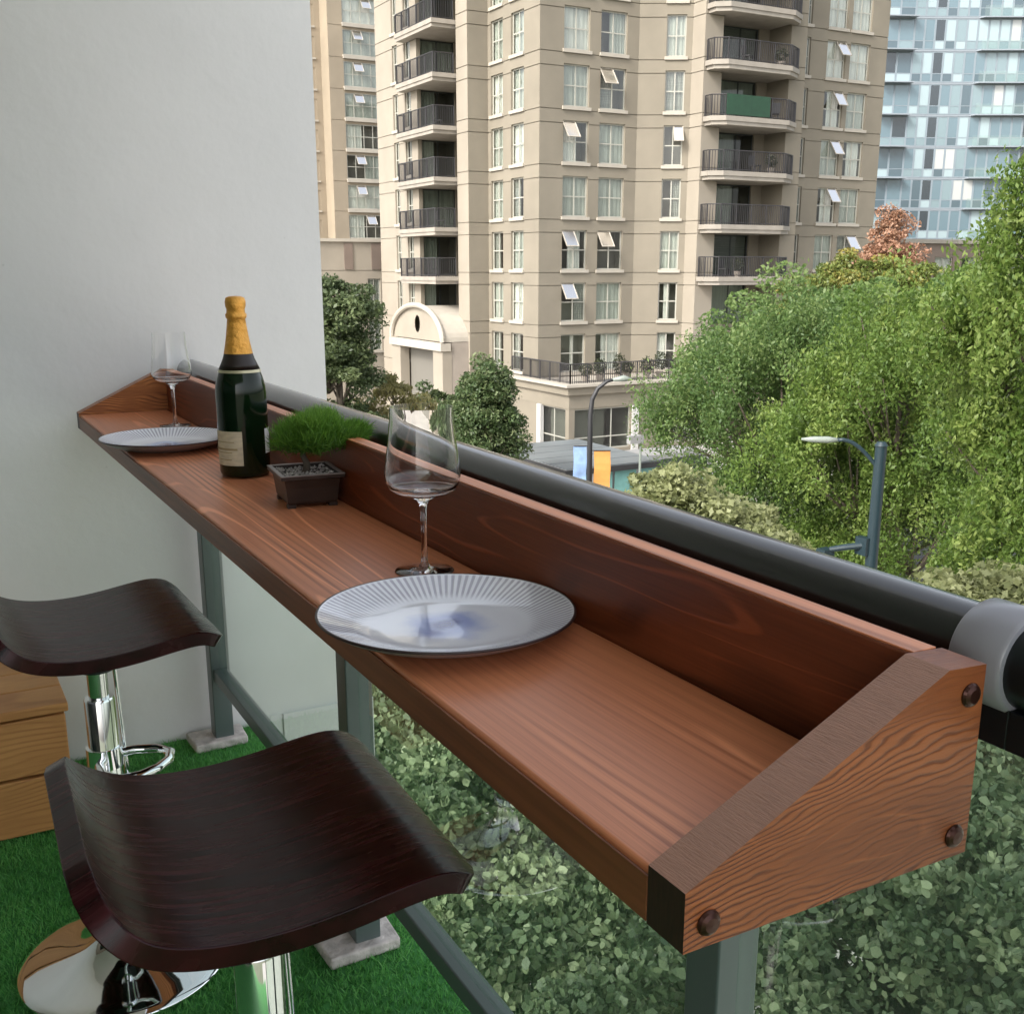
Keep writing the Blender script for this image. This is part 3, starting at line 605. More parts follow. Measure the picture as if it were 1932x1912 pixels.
# podium with corner shop
PX, PY, PXE, PB = 29.75, 48.0, 40.5, 54.9
mb = MB()
for (z0, z1, o_) in ((-5.56, -5.42, .38),):
    mb.box((PX - o_, PY - o_, z0), (PXE, PB, z1))
part('cornice', mb, [M['cream']], tw)
mb = MB(); mb.prism([(PX - .18, PY - .18), (PXE, PY - .18), (PXE, PB - .1), (PX - .18, PB - .1)], -5.98, -5.562); mb.prism([(PX - .02, PY - .02), (PXE, PY - .02), (PXE, PB - .12), (PX - .02, PB - .12)], -6.7, -5.982); part('fascia', mb, M['stucco'], tw)
mb = MB(); mb.box((PX + .02, PY + .02, ZG), (PX + .12, PY + .12, -6.7)); 
podw = [((PX, PB, 0), (0, -1), PB - PY, [(3.9, 6.55, ZG + .25, -6.75)]), ((PX, PY, 0), (1, 0), PXE - PX, [(.35, 3.9, ZG + .25, -6.75), (5.6, 8.5, ZG + .25, -6.9)])]
for o_, d_, w_, ops in podw:
    _, f = wall(o_, d_, w_, ZG, -6.702, ops, gr=[], niche=2.4, mats=('stucco', 'interior'))
    for (a, b, c, d2) in ops: window(tw, f, a, c, b - a, d2 - c, nx=2 if b - a < 3 else 3, nz=2, splitf=.3, frame='frame', pane='pane2', sill=False)
part('corner_post', mb, M['cream'], tw)
mb = MB(); mb.box((PX - .12, PB - 4.15, ZG), (PX + .1, PB - 3.75, -6.72)); part('column', mb, M['whitepost'], tw)
mb = MB(); mb.box((PX + 3.95, PY - .12, ZG), (PX + 4.35, PY + .1, -6.72)); part('column', mb, M['whitepost'], tw)
part('railing', railing_mb([(PX + .15, PB - .5), (PX + .15, PY + .15), (PXE, PY + .15)], -5.42, 1.0), M['railmetal'], tw)
# arched entrance canopy (vault runs along X)
AX, AY0, AY1, AZ = 27.0, 57.45, 64.9, -3.75
AC = (AY0 + AY1) / 2; AW = (AY1 - AY0) / 2
arc = [(AC + AW * math.cos(t), AZ + 1.95 * math.sin(t)) for t in [math.pi * i / 24 for i in range(25)]]
mb = MB()
for i in range(24):
    (y0, z0), (y1, z1) = arc[i], arc[i + 1]
    mb.poly([(AX, y0, z0), (AX, y1, z1), (29.9, y1, z1), (29.9, y0, z0)])
part('vault_roof', mb, M['cream'], tw, smooth=True)
mb = MB(); ov = [(AC + .38 * math.cos(-t), -2.85 + .5 * math.sin(-t)) for t in [2 * math.pi * i / 24 for i in range(24)]]
outer = [(AC + AW * math.cos(t), AZ + 1.95 * math.sin(t)) for t in [math.pi * i / 24 for i in range(25)]]
q = [(AX + .12, y, z) for y, z in outer]; o2 = [(AX + .12, AC + .38 * math.cos(math.pi * i / 24), -2.85 + .5 * math.sin(math.pi * i / 24)) for i in range(25)]
for i in range(24): mb.poly([q[i], q[i + 1], o2[i + 1], o2[i]])
o3 = [(AX + .12, AC + .38 * math.cos(math.pi * i / 12), -2.85 - .5 * math.sin(math.pi * i / 12)) for i in range(13)]
mb.poly([q[0]] + o3 + [q[24]]); part('gable', mb, M['stucco_pale'], tw)
mb = MB(); mb.poly([(AX + .5, AC + .5 * math.cos(t), -2.85 + .6 * math.sin(t)) for t in [2 * math.pi * i / 24 for i in range(24)]]); part('gable_vent', mb, M['interior'], tw)
mb = MB(); path = [(AX, y, z) for y, z in [(AC + (AW + .02) * math.cos(math.pi * i / 28), AZ + 2.0 * math.sin(math.pi * i / 28)) for i in range(29)]]
mb.tube(path, .16, 8); mb.box((AX - .15, AY0 - .1, AZ - .5), (AX + .5, AY1 + .1, AZ - .05)); part('arch_moulding', mb, M['cream'], tw)
for a_, b_ in ((AY0, AY0 + 1.3), (AY1 - 1.3, AY1)): mb = MB(); mb.box((AX, a_, ZG), (AX + .6, b_, AZ - .5)); part('pier', mb, M['stucco_pale'], tw)
mb = MB(); mb.box((AX + .6, AY0 + .02, ZG), (28.7, AY0 + .25, AZ - .02)); part('side_wall', mb, M['soffit'], tw)
mb = MB(); mb.box((AX + .7, AY0 + 1.3, ZG), (AX + .8, AY1 - 1.3, AZ - .5)); part('doorway', mb, M['interior'], tw)

# ---------- tower B far left
tb_ = thing('residential_tower', (36.6, 101, ZG), 'sandy tower farther back with a tall column of glazed sunrooms, beside the white wall', 'apartment building')
BP = 2.67
bk = [3.0 + BP * i for i in range(0, 10)]
op = [(1.4, 4.95, z + .12, z + 2.25) for z in bk]
_, fm = wall((36.6, 101, 0), (1, 0), 6.6, ZG, 30, op, mats=('stucco_far', 'interior'), gr=[z - .15 for z in bk], parent=tb_)
for z in bk:
    window(tb_, fm, 1.4, z + .12, 3.55, 2.13, nx=4, nz=2, curtain=rand_curtain() or ('curt_b', .02, .6), depth=.05, open_at=random.choice([None, (1, 1), (2, 1)]))
    mb = MB(); mb.box((37.95, 100.78, z - .2), (41.6, 101, z + .08)); part('floor_band', mb, M['cream'], tb_)
wall((36.6, 103, 0), (0, -1), 2, ZG, 30, mats=('stucco_far', 'interior'), gr=[], parent=tb_)
op = [(4.9, 5.7, z, z + 1.8) for z in bk]
_, fm = wall((30.3, 103, 0), (1, 0), 6.3, ZG, 30, op, mats=('stucco_far', 'interior'), gr=[], parent=tb_)
for z in bk: window(tb_, fm, 4.9, z, .8, 1.8, nx=1, nz=2, curtain=rand_curtain())
mb = MB(); mb.box((30.3, 103.05, ZG), (43.2, 115, 30)); mb.box((43.21, 101.8, ZG), (45.5, 115, 30)); part('rear_block', mb, M['stucco_far'], tb_)
# low link block
lb = thing('low_apartment_block', (24.5, 70, ZG), 'low beige block with brown panels, behind the dark tree by the white wall', 'building')
wall((22.5, 70, 0), (1, 0), 7.0, ZG, 2.05, mats=('stucco_pale', 'interior'), gr=[.2, -2.5, -5.2], parent=lb, openings=[(5.0, 5.9, -2.2, -.3), (5.0, 5.9, -5.0, -3.0)])
fm = fmat((22.5, 70, 0), (1, 0))
for z in (-2.2, -5.0): window(lb, fm, 5.0, z, .9, 1.9 if z > -3 else 2.0, curtain=('curt_a', .02, .98))
for x0, x1 in ((25.9, 26.5), (27.8, 29.3)):
    mb = MB(); mb.box((x0, 69.93, .3), (x1, 69.997, 1.97)); part('brown_panel', mb, M['stucco_brown'], lb)
mb = MB(); mb.box((22.4, 69.85, 2.05), (29.6, 76, 2.25)); part('roof', mb, M['cream'], lb)
mb = MB(); mb.box((22.51, 70.8, ZG), (27.8, 76, 2.04)); part('rear_block', mb, M['stucco_pale'], lb)

# ---------- glass tower C far right
tc_ = thing('glass_tower', (81.7, 77.4, ZG), 'pale blue curved glass high-rise behind the park trees at the right', 'high-rise')
arcp = [(81.7, 78.2), (84.3, 77.0)]
for i in range(1, 13):
    a = i / 12; arcp.append((84.3 + 21 * a, 77.0 - 4.2 * a - 7.5 * a * a + 1.6 * math.sin(a * math.pi) * -1))
CP = 2.78; cz0 = 3.0
bays = []
for (a, b) in zip(arcp[:-1], arcp[1:]):
    L_ = math.dist(a, b); n = max(1, round(L_ / 1.15))
    for i in range(n):
        bays.append(((a[0] + (b[0] - a[0]) * i / n, a[1] + (b[1] - a[1]) * i / n), ((b[0] - a[0]) / L_, (b[1] - a[1]) / L_), L_ / n))
bays = bays[:24]
base = Matrix.Translation(-tc_.location)
for fl in range(-1, 10):
    z = cz0 + CP * fl
    mb = MB(); P0 = [(x, y - .03) for x, y in arcp[:10]]
    P1 = [(x + .3, y + 1.2) for x, y in reversed(arcp[:10])]
    mb.prism(P0 + P1, z - .05, z + .08); part('floor_slab', mb, M['cwslab'], tc_)
    if fl % 1 == 0:
        i0, i1 = (4, 9); Q0 = [(x, y - .6) for x, y in arcp[i0:i1]]; Q1 = [(x, y + .1) for x, y in reversed(arcp[i0:i1])]
        bo = part('balcony', (lambda m: (m.prism(Q0 + Q1, z - .02, z + .08), m)[1])(MB()), M['cwslab'], tc_)
        part('glass_guard', (lambda m: ([m.poly([(p[0], p[1] + .03, z + .1), (q_[0], q_[1] + .03, z + .1), (q_[0], q_[1] + .03, z + 1.0), (p[0], p[1] + .03, z + 1.0)]) for p, q_ in zip(Q0[:-1], Q0[1:])], m)[1])(MB()), M['railglass'], bo)
        Q0 = [(81.3, 77.4), (84.0, 76.2)]; Q1 = [(84.3, 77.1), (81.7, 78.3)]
        bo = part('balcony', (lambda m: (m.prism(Q0 + Q1, z - .04, z + .06), m)[1])(MB()), M['cwslab'], tc_)
    for bi, (o_, d_, bw) in enumerate(bays):
        if bi % 9 == 4: tone = 4
        elif 3 <= bi < 12: tone = random.choice([0, 5, 0, 1, 3, 2, 1])
        else: tone = random.choice([0, 1, 2, 3, 1, 2, 4, 2, 1])
        fm = fmat((o_[0], o_[1], z + .1), d_); bw_ = round(bw, 2)
        fo = link('window', cached(('cwf', bw_), lambda: frame_mb(bw, CP - .16, 1, 2, fw=.09, mull=.07, split=[.75]).mesh('mullions', M['cwframe'])), tc_, base @ fm)
        def mkp(z0, z1, mt):
            b_ = MB(); b_.box((.05, .02, z0), (bw - .05, .03, z1)); return b_.mesh('pane', M[mt])
        link('pane', cached(('cwp', bw_, tone), lambda: mkp(.79, CP - .23, 'cg%d' % tone)), fo)
        t2 = random.choice([1, 3, 2, 0]); link('pane', cached(('cws', bw_, t2), lambda: mkp(.07, .71, 'cg%d' % t2)), fo)
mb = MB(); mb.prism([(x, y + .4) for x, y in arcp[:11]] + [(108, 95), (82, 95)], ZG, 33); part('core', mb, M['cwdark'], tc_)
# a far street edge building behind the park
fb = thing('brick_row_building', (52, 60, ZG), 'brown low building seen behind the park trees under the glass tower', 'building')
_, fm = wall((62, 60, 0), (1, 0), 26, ZG, 2.2, mats=('stucco_brown', 'interior'), gr=[-1, -4], parent=fb, openings=[(2 + 3 * i, 4 + 3 * i, -.6, 1.2) for i in range(7)])
for i in range(7): window(fb, fm, 2 + 3 * i, -.6, 2, 1.8, curtain=rand_curtain())
mb = MB(); mb.box((62, 60.85, ZG), (88, 68, 2.2)); mb.box((61.8, 59.8, 2.2), (88.2, 68.2, 2.5)); part('roof', mb, M['slab'], fb)

# ------------------------------------------------------------------ ground
def sheet(name, x0, y0, x1, y1, z, mat, th=None):
    mb = MB()
    if th: mb.box((x0, y0, z - th), (x1, y1, z))
    else: mb.poly([(x0, y0, z), (x1, y0, z), (x1, y1, z), (x0, y1, z)])
    return struct(link(name, mb.mesh(name, M[mat])))
sheet('ground', -900, -900, 900, 900, ZG - .15, 'ground')
sheet('road', -200, 22.0, 300, 30.0, ZG - .13, 'asphalt')
sheet('pavement', 1.2, -60, 60, 21.8, ZG, 'pavement', .14)
sheet('pavement', -60, 30.2, 58, 110, ZG, 'pavement', .14)
sheet('kerb', -60, 21.8, 60, 22.0, ZG + .006, 'kerb', .15)
sheet('kerb', -60, 30.0, 58, 30.2, ZG + .006, 'kerb', .15)
for i in range(24):
    sheet('lane_marking', -20 + i * 4, 25.93, -18 + i * 4, 26.07, ZG - .126, 'paint')

# ------------------------------------------------------------------ street furniture
def street_lamp(loc, htop, arm_dir, arm_len, label, mat, r=.11, signal=False, head='lamp_head'):
    x, y = loc; t = thing('street_lamp', (x, y, ZG), label, 'street lamp')
    mb = MB(); mb.tube([(x, y, ZG), (x, y, ZG + .4), (x, y, htop)], [r * 1.5, r * 1.05, r * .85], 14); mb.tube([(x, y, htop - .02), (x, y, htop + .05)], [r, r * .6], 14); part('pole', mb, M[mat], t, smooth=False, autos=40)
    d = Vector((*arm_dir, 0)).normalized(); p0 = Vector((x, y, htop - .45)); pts = []
    for i in range(9):
        s = i / 8; pts.append(p0 + d * (arm_len * s) + Vector((0, 0, .52 * math.sin(s * math.pi * .55))))
    mb = MB(); mb.tube(pts, .035, 8); part('arm', mb, M[mat], t, smooth=True)
    e = pts[-1]; mb = MB(); n = d.cross(Vector((0, 0, 1)))
    mb.tube([e - d * .02, e + d * .15, e + d * .42, e + d * .62], [.03, .06, .055, .02], 10); part('lamp_head', mb, M[head], t, smooth=True)
    return t, d
LR, dl = street_lamp((14.79, 13.46), -2.62, (-.78, .60), .75, 'blue-green street lamp standing in front of the big green tree, pale head over the maple', 'lamp_green', .12)
mb = MB(); mb.tube([(14.79, 13.46, -4.42), (14.79 - .5 * .78, 13.46 + .5 * .6, -4.5), (14.2, 13.92, -4.55)], [.07, .06, .05], 8); mb.box((14.60, 13.44, -4.62), (14.74, 13.70, -4.30)); part('lower_arm', mb, M['lamp_green'], LR)
mb = MB(); mb.box((14.05, 13.88, -4.98), (14.30, 14.10, -4.55)); part('box', mb, M['lamp_green'], LR)
# tall lamp with banners
t = thing('banner_lamp_post', (19.55, 30.2, ZG), 'slim dark hooked lamp post with blue and orange banners before the corner shop', 'lamp post')
mb = MB(); pts = [(19.55, 30.2, ZG), (19.55, 30.2, -4.3), (19.6, 30.18, -3.8), (19.75, 30.09, -3.45), (20.0, 29.95, -3.22), (20.2, 29.85, -3.16)]
mb.tube(pts, [.11, .085, .08, .07, .06, .05], 10); part('pole', mb, M['lamp_grey'], t, smooth=True)
mb = MB(); mb.tube([(20.15, 29.88, -3.17), (20.5, 29.7, -3.12), (20.75, 29.58, -3.16)], [.05, .11, .04], 8); part('lamp_head', mb, M['lamp_head'], t, smooth=True)
for x0, x1, mt, z0, z1, lb_ in ((19.08, 19.46, 'banner_blue', -6.55, -5.35, 'pale blue banner'), (19.68, 20.16, 'banner_orange', -6.80, -5.50, 'orange banner')):
    mb = MB(); ya = 30.2 + (x0 - 19.55) * -.56; yb = 30.2 + (x1 - 19.55) * -.56; n = 6
    for i in range(n):
        for dz in (0,):
            zz0 = z0 + (z1 - z0) * i / n; zz1 = z0 + (z1 - z0) * (i + 1) / n; w0 = .02 * math.sin(i * 1.4); w1 = .02 * math.sin((i + 1) * 1.4)
            mb.poly([(x0, ya + w0, zz0), (x1, yb + w0, zz0), (x1, yb + w1, zz1), (x0, ya + w1, zz1)])
    o = part('banner', mb, M[mt], t); o['label'] = lb_; s_ = o.modifiers.new('solid', 'SOLIDIFY'); s_.thickness = .01
    mb = MB()
    for zz in (z0, z1): mb.tube([(19.55, 30.2, zz), ((x0 if x0 < 19.5 else x1), (ya if x0 < 19.5 else yb), zz)], .018, 6)
    part('banner_rod', mb, M['lamp_grey'], t)
# glass pavilion
t = thing('glass_pavilion', (23, 38, ZG), 'low teal glass pavilion with grey sheet roof, beside the lamp post with two banners', 'pavilion')
RX0, RX1, RY0, RY1, RZ = 21.15, 25.6, 34.3, 40.5, -6.95
for i in range(5):
    y0 = RY0 + (RY1 - RY0) * i / 5; mb = MB(); mb.box((RX0 + .04, y0 + .03, RZ - .03), (RX1 - .04, y0 + (RY1 - RY0) / 5 - .03, RZ + .02)); part('roof_sheet', mb, M['canopyglass'], t)
mb = MB(); mb.box((RX0 - .05, RY0 - .05, RZ - .24), (RX1, RY0 + .03, RZ - .035)); mb.box((RX0 - .05, RY0 + .032, RZ - .24), (RX0 + .03, RY1, RZ - .035)); part('edge_beam', mb, M['lamp_grey'], t)
for i in range(4):
    x0 = RX0 + (RX1 - RX0) * i / 4; mb = MB(); mb.box((x0 + .08, RY0 + .1, ZG + .1), (x0 + (RX1 - RX0) / 4 - .04, RY0 + .13, RZ - .25)); part('glass_panel', mb, M['teal'], t)
for i in range(5):
    y0 = RY0 + (RY1 - RY0) * i / 5; mb = MB(); mb.box((RX0 + .1, y0 + .18, ZG + .1), (RX0 + .13, y0 + (RY1 - RY0) / 5 - .04, RZ - .25)); part('glass_panel', mb, M['teal'], t)
for x in (RX0 + .02, RX0 + 1.15, RX1 - .1):
    mb = MB(); mb.box((x, RY0 - .02, ZG), (x + .11, RY0 + .09, RZ - .242)); part('post', mb, M['white'], t)
# parked vans
def van(loc, rz, label, body):
    t = thing('parked_van', (0, 0, 0), label, 'van', 'pale vans on the far side of the street')
    mb = MB(); prof = [(-2.4, .35), (2.3, .35), (2.4, .9), (2.1, 1.25), (1.5, 1.95), (-2.3, 2.0), (-2.42, 1.2)]
    n = len(prof); L_ = [(x, -.9 + (.08 if z > 1.5 else 0), z) for x, z in prof]; Rr = [(x, .9 - (.08 if z > 1.5 else 0), z) for x, z in prof]
    mb.poly(L_); mb.poly(list(reversed(Rr)))
    for i in range(n): mb.poly([L_[i], Rr[i], Rr[(i + 1) % n], L_[(i + 1) % n]][::-1])
    part('body', mb, M[body], t, world=False, bevel=.07)
    for sgn in (-1, 1):
        mb = MB(); y = sgn * .905; mb.poly([(-2.0, y, 1.2), (1.75, y, 1.2), (1.35, sgn * .85, 1.78), (-2.0, sgn * .85, 1.78)]); o = part('side_window', mb, M['darkframe'], t, world=False)
        for x in (-1.5, 1.5):
            mb = MB(); mb.tube([(x, sgn * .72, .34), (x, sgn * .93, .34)], .34, 18); w = part('wheel', mb, M['tyre'], t, world=False)
            mb = MB(); mb.tube([(x, sgn * .925, .34), (x, sgn * .945, .34)], .19, 14); part('hubcap', mb, M['collar'], w, world=False)
    mb = MB(); mb.poly([(2.13, -.75, 1.3), (2.13, .75, 1.3), (1.56, .72, 1.9), (1.56, -.72, 1.9)]); part('windscreen', mb, M['darkframe'], t, world=False)
    t.location = loc; t.rotation_euler = (0, 0, rz); return t
van((28.2, 37.6, ZG), R(4), 'white van parked right of the corner shop column, half behind the leaves', 'white')
van((24.3, 47.0, ZG), R(90), 'white van parked left of the corner shop, beside the round dark tree', 'white')
# cream board
t = thing('sign_board', (20.1, 40.3, ZG), 'small cream board at the foot of the round tree, seen above the handrail', 'sign')
mb = MB(); mb.box((19.8, 40.25, -6.95), (20.42, 40.33, -6.3)); part('panel', mb, M['label'], t)
mb = MB(); mb.box((20.06, 40.27, ZG), (20.14, 40.31, -6.96)); part('post', mb, M['lamp_grey'], t)
# thin white sign pole by the shop
t = thing('sign_pole', (24.4, 34.15, ZG), 'thin pale pole with white traffic camera beside the glass pavilion', 'pole')
mb = MB(); mb.tube([(24.4, 34.1, ZG), (24.4, 34.1, -5.85)], .05, 8); part('pole', mb, M['lamp_head'], t)
mb = MB(); mb.box((23.85, 34.0, -6.15), (24.5, 34.25, -5.85)); part('camera_box', mb, M['white'], t)
# thin pale strands under the handrail, along the street
for x_, z_, lb_ in ((4.17, -4.3, 'thin pale strand nearer the balcony, crossing the maples'), (4.81, -4.3, 'thin pale strand farther out, crossing the maples')):
    mb = MB(); mb.tube([(x_, -8 + 2.5 * i, z_ + .02 * math.sin(i)) for i in range(24)], .007, 6); o = part('pale_strand', mb, M['glass_edge'], None, smooth=True); tag(o, lb_, 'cable', 'pale strands along the pavement')

# patio furniture and plants on the opposite balconies
def patio_chair(x, y, z, rz, label):
    t = thing('patio_chair', (x, y, z), label, 'chair', 'chairs on the opposite balconies', rz)
    mb = MB(); mb.box((-.25, -.25, .4), (.25, .25, .45)); part('seat', mb, M['lamp_grey'], t, world=False)
    mb = MB(); mb.box((-.25, .21, .452), (.25, .26, .95)); part('backrest', mb, M['lamp_grey'], t, world=False)
    for a in (-.22, .18):
        for b in (-.22, .18): mb = MB(); mb.box((a, b, 0), (a + .04, b + .04, .398)); part('leg', mb, M['lamp_grey'], t, world=False)
def plant(x, y, z, h, label, group='potted plants on the opposite building', mat='leaf_shrub', n=260, sz=.12, cat='potted plant'):
    t = thing('potted_plant', (x, y, z), label, cat, group)
    mb = MB(); mb.lathe([(0, 0), (.16, 0), (.22, .3), (.20, .3), (.18, .26), (0, .26)], 12); part('pot', mb, M['soffit'], t, world=False)
    P = rng.normal(size=(n, 3)); P /= np.linalg.norm(P, axis=1)[:, None]; P *= rng.uniform(.3, 1, n)[:, None] ** .5; P = P * np.array([.38, .38, h * .45]) + np.array([0, 0, .3 + h * .45])
    leaves('foliage', P, DIAM, sz, M[mat], t)
fl_names = {4: 'fifth', 3: 'fourth', 2: 'third', 1: 'second', 0: 'lowest'}
for k, x, rz in ((4, 41.2, .4), (3, 43.3, 2.6), (2, 42.1, .2), (0, 40.3, .3)):
    nm = {4: 'on the balcony above the green screen', 3: 'beside the green privacy screen', 2: 'on the balcony below the green screen', 0: 'on the lowest right-hand balcony'}[k]
    patio_chair(x, 48.9, floorz(k), rz, 'dark chair ' + nm)
for k, x, y in ((4, 43.4, 48.7), (2, 42.9, 48.5), (0, 41.0, 48.6)):
    nm = {4: 'on the balcony above the green screen', 2: 'on the balcony below the green screen', 0: 'on the lowest right-hand balcony, just above the big green tree'}[k]
    plant(x, y, floorz(k), .8, 'leafy potted plant ' + nm)
for k, y, nm in ((3, 60.2, 'fourth from the lowest'), (0, 60.8, 'the lowest'), (1, 59.9, 'second lowest')):
    patio_chair(28.2, y, floorz(k) - .02, 1.2, 'dark chair on the left-hand stepped balcony, ' + nm)
for i in range(9):
    x = 31.2 + i * .95 + (i % 3) * .12
    plant(x, 48.75 + .25 * (i % 2), -5.42, .75 + .25 * (i % 3), 'dark potted shrub on the podium terrace, ' + ['leftmost','second','third','fourth','fifth','sixth','seventh','eighth','rightmost'][i] + ' of nine', 'shrubs on the podium terrace', n=420, cat='shrub')

# ------------------------------------------------------------------ trees
tree(18.2, 19.4, [(0, 0, -3.0, 3.2, 2.8, 2.7), (-1.5, 1.2, -3.2, 1.7, 1.7, 1.9), (1.8, -1.6, -2.4, 2.4, 2.2, 2.2), (-.9, .4, -5.2, 2.2, 2.0, 2.0), (.2, .2, -1.7, 1.7, 1.7, 1.5), (1.6, -1.6, -5.0, 2.4, 2.2, 2.2), (.6, -.6, -6.6, 2.2, 2, 1.6), (-.9, .8, -6.3, 1.8, 1.7, 1.5), (2.6, -2.4, -5.6, 2.0, 1.8, 1.8)], ZG,
     'broad fresh-green tree filling the middle right, below the right-hand balconies', M['leaf_big'], .085, 200000, name='broad_tree', trunk_r=.22, clump=.62, sub=80, up=.25, droop=1.1, tpl=LONG * np.array([1.9, 1.0]), shell=.2)
tree(23.5, 24.0, [(0, 0, -1.9, 3.4, 3, 2.2), (2.5, -2.5, -1.2, 2.8, 2.6, 2.0), (-1.5, 1.5, -2.4, 2.0, 2.0, 1.8), (0, -.6, -5.0, 3.2, 2.8, 2.2), (2.2, -2.6, -4.6, 2.6, 2.4, 2.2)], ZG,
     'green tree behind the broad tree, its top against the right wing of the tower', M['leaf_big'], .15, 60000, name='broad_tree', trunk_r=.25, clump=.6, sub=36, tpl=DIAM)
tree(17.7, 15.7, [(0, 0, -2.1, 2.2, 2.0, 2.2), (-.9, 1.0, -3.6, 1.9, 1.8, 2.0), (1.0, -1.0, -1.6, 1.9, 1.8, 2.0), (.6, -.8, -4.6, 2.2, 2.0, 2.2), (-.6, .6, -6.2, 2.2, 2.0, 1.6)], ZG,
     'yellow-green drooping tree behind the lamp, between the broad tree and the tall one', M['leaf_right'], .085, 120000, name='drooping_tree', trunk_r=.14, clump=.5, sub=70, tpl=LONG * np.array([1.9, 1.0]), droop=1.3, up=.1, shell=.3)
tree(14.5, 9.6, [(-.2, .2, -.6, 1.9, 1.8, 1.9), (-.2, .65, -2.3, 1.45, 1.45, 1.8), (.3, -.6, -3.2, 2.3, 2.0, 2.3), (-.1, .2, -4.3, 1.6, 1.6, 1.8), (-.55, .35, .75, .95, .95, 1.1), (.6, -1.0, .9, 1.6, 1.6, 1.9), (-.9, 1.5, -.9, .8, .8, .9), (.2, 0, -5.8, 2.0, 2.0, 1.6), (-.3, -.1, -5.5, 1.5, 1.5, 1.3)], ZG,
     'tall yellow-green drooping tree at the right edge, behind the lamp', M['leaf_right'], .08, 190000, name='drooping_tree', trunk_r=.14, clump=.36, sub=90, tpl=LONG * np.array([1.9, 1.0]), droop=1.6, up=.1)
tree(31.0, 28.6, [(0, 0, .45, 1.1, 1.1, 1.5), (.1, -.1, 1.6, .65, .65, 1.0), (.2, 0, -1.2, 1.4, 1.4, 1.6)], ZG, 'narrow orange autumn tree in front of the glass tower', M['leaf_orange'], .12, 17000, name='autumn_tree', clump=.4, sub=30)
tree(28.2, 27.2, [(0, 0, -.9, 2.1, 2.1, 1.6), (1.2, -1.1, -.7, 1.8, 1.7, 1.5), (-1.3, 1.1, -1.5, 1.7, 1.7, 1.5), (-.2, .4, .1, .9, .9, 1.0)], ZG, 'golden-green turning tree left of and below the orange tree', M['leaf_gold'], .12, 42000, name='autumn_tree', clump=.45, sub=30)
tree(14.3, 39.6, [(0, 0, -1.4, 1.5, 1.5, 1.5), (.2, .2, -3.6, 1.7, 1.7, 1.9), (-.9, .1, -3, 1.8, 1.8, 2.0), (.1, -.2, -6.0, 1.7, 1.7, 1.8)], ZG, 'dense dark green tree beside the white wall edge, left of the arched entrance', M['leaf_dark'], .15, 60000, name='dense_tree', clump=.55, sub=60, trunk_r=.22)
tree(17.55, 33.8, [(0, 0, -3.8, .95, .95, 1.2), (-.1, 0, -4.8, 1.25, 1.2, 1.3), (.1, 0, -5.7, 1.3, 1.25, 1.3), (.1, 0, -6.7, 1.05, 1.05, 1.0)], ZG, 'rounded mid-green tree between the arched entrance and the corner shop', M['leaf_mid'], .13, 38000, name='round_tree', clump=.42, sub=90, trunk_r=.16)
tree(17.0, 40.9, [(0, 0, -4.6, .9, .9, .9), (-.7, .2, -5.5, 1.0, 1, .8), (.9, -.2, -5.4, 1.0, 1, .9)], ZG, 'small pale yellow tree in front of the arched entrance', M['leaf_pale'], .22, 3600, name='small_tree', clump=.34, sub=30, trunk_r=.07, tpl=LONG * np.array([1.4, 1.2]), droop=.9)
tree(22.6, 48.5, [(0, 0, -6.2, 1.8, 1.8, 1.2), (.8, -1, -7.2, 1.4, 1.4, 1.0)], ZG, 'dark shrubby tree at the foot of the arched entrance', M['leaf_dark'], .2, 6000, name='shrubby_tree', clump=.4, sub=26, trunk_r=.08)
tree(9.1, 11.1, [(0, 0, -3.15, 1.2, 1.0, .75), (-1.0, .8, -3.25, .8, .8, .65), (.5, -.5, -3.45, .7, .7, .6), (0, -.4, -3.9, 1.2, 1.1, .7), (-.55, .25, -2.5, .4, .4, .5)], ZG,
     'yellow-green maple top just beyond the handrail, below the broad tree', M['leaf_maple'], .085, 34000, name='maple_tree', clump=.3, sub=50, tpl=LOBE, trunk_r=.12, up=.5, group='maples along the pavement')
tree(9.75, 7.3, [(0, 0, -3.2, .7, .7, .6), (.4, -.5, -3.4, .9, .8, .7), (-.15, .2, -3.8, .8, .8, .7)], ZG, 'small yellow-green maple top at the foot of the blue-green street lamp', M['leaf_maple'], .085, 18000, name='maple_tree', clump=.28, sub=34, tpl=LOBE, trunk_r=.10, up=.5, group='maples along the pavement')
tree(3.6, 6.9, [(0, 0, -4.3, 1.5, 1.6, .9), (-.7, 1.5, -4.4, 1.5, 1.6, .9), (.6, -1.5, -4.6, 1.3, 1.4, .85), (.9, 2.7, -4.3, 1.6, 1.5, .9), (-.5, -2.3, -5.2, 1.4, 1.4, .9), (0, .2, -5.3, 1.5, 1.5, .8)], ZG,
     'green maple under the middle of the bar shelf, left of the near post', M['leaf_low'], .066, 140000, name='maple_tree', clump=.36, flat=.42, shell=.5, sub=44, tpl=OVAL * np.array([1.25, 1.0]), trunk_r=.14, up=.15, group='maples along the pavement', droop=.95)
tree(6.3, 3.9, [(0, 0, -3.9, 1.5, 1.5, .85), (-1.0, .9, -4.3, 1.2, 1.2, .75), (.7, 1.2, -3.9, 1.3, 1.3, .8), (-.6, -1.1, -4.2, 1.4, 1.3, .8), (1.2, -.4, -3.7, 1.2, 1.2, .8), (-1.6, -.5, -4.9, 1.2, 1.2, .75), (0, .2, -4.9, 1.5, 1.5, .7)], ZG,
     'light green maple below the near end of the bar shelf, at the lower right corner', M['leaf_low'], .066, 150000, name='maple_tree', clump=.36, flat=.42, shell=.5, sub=48, tpl=OVAL * np.array([1.25, 1.0]), trunk_r=.14, up=.15, group='maples along the pavement', droop=.95)
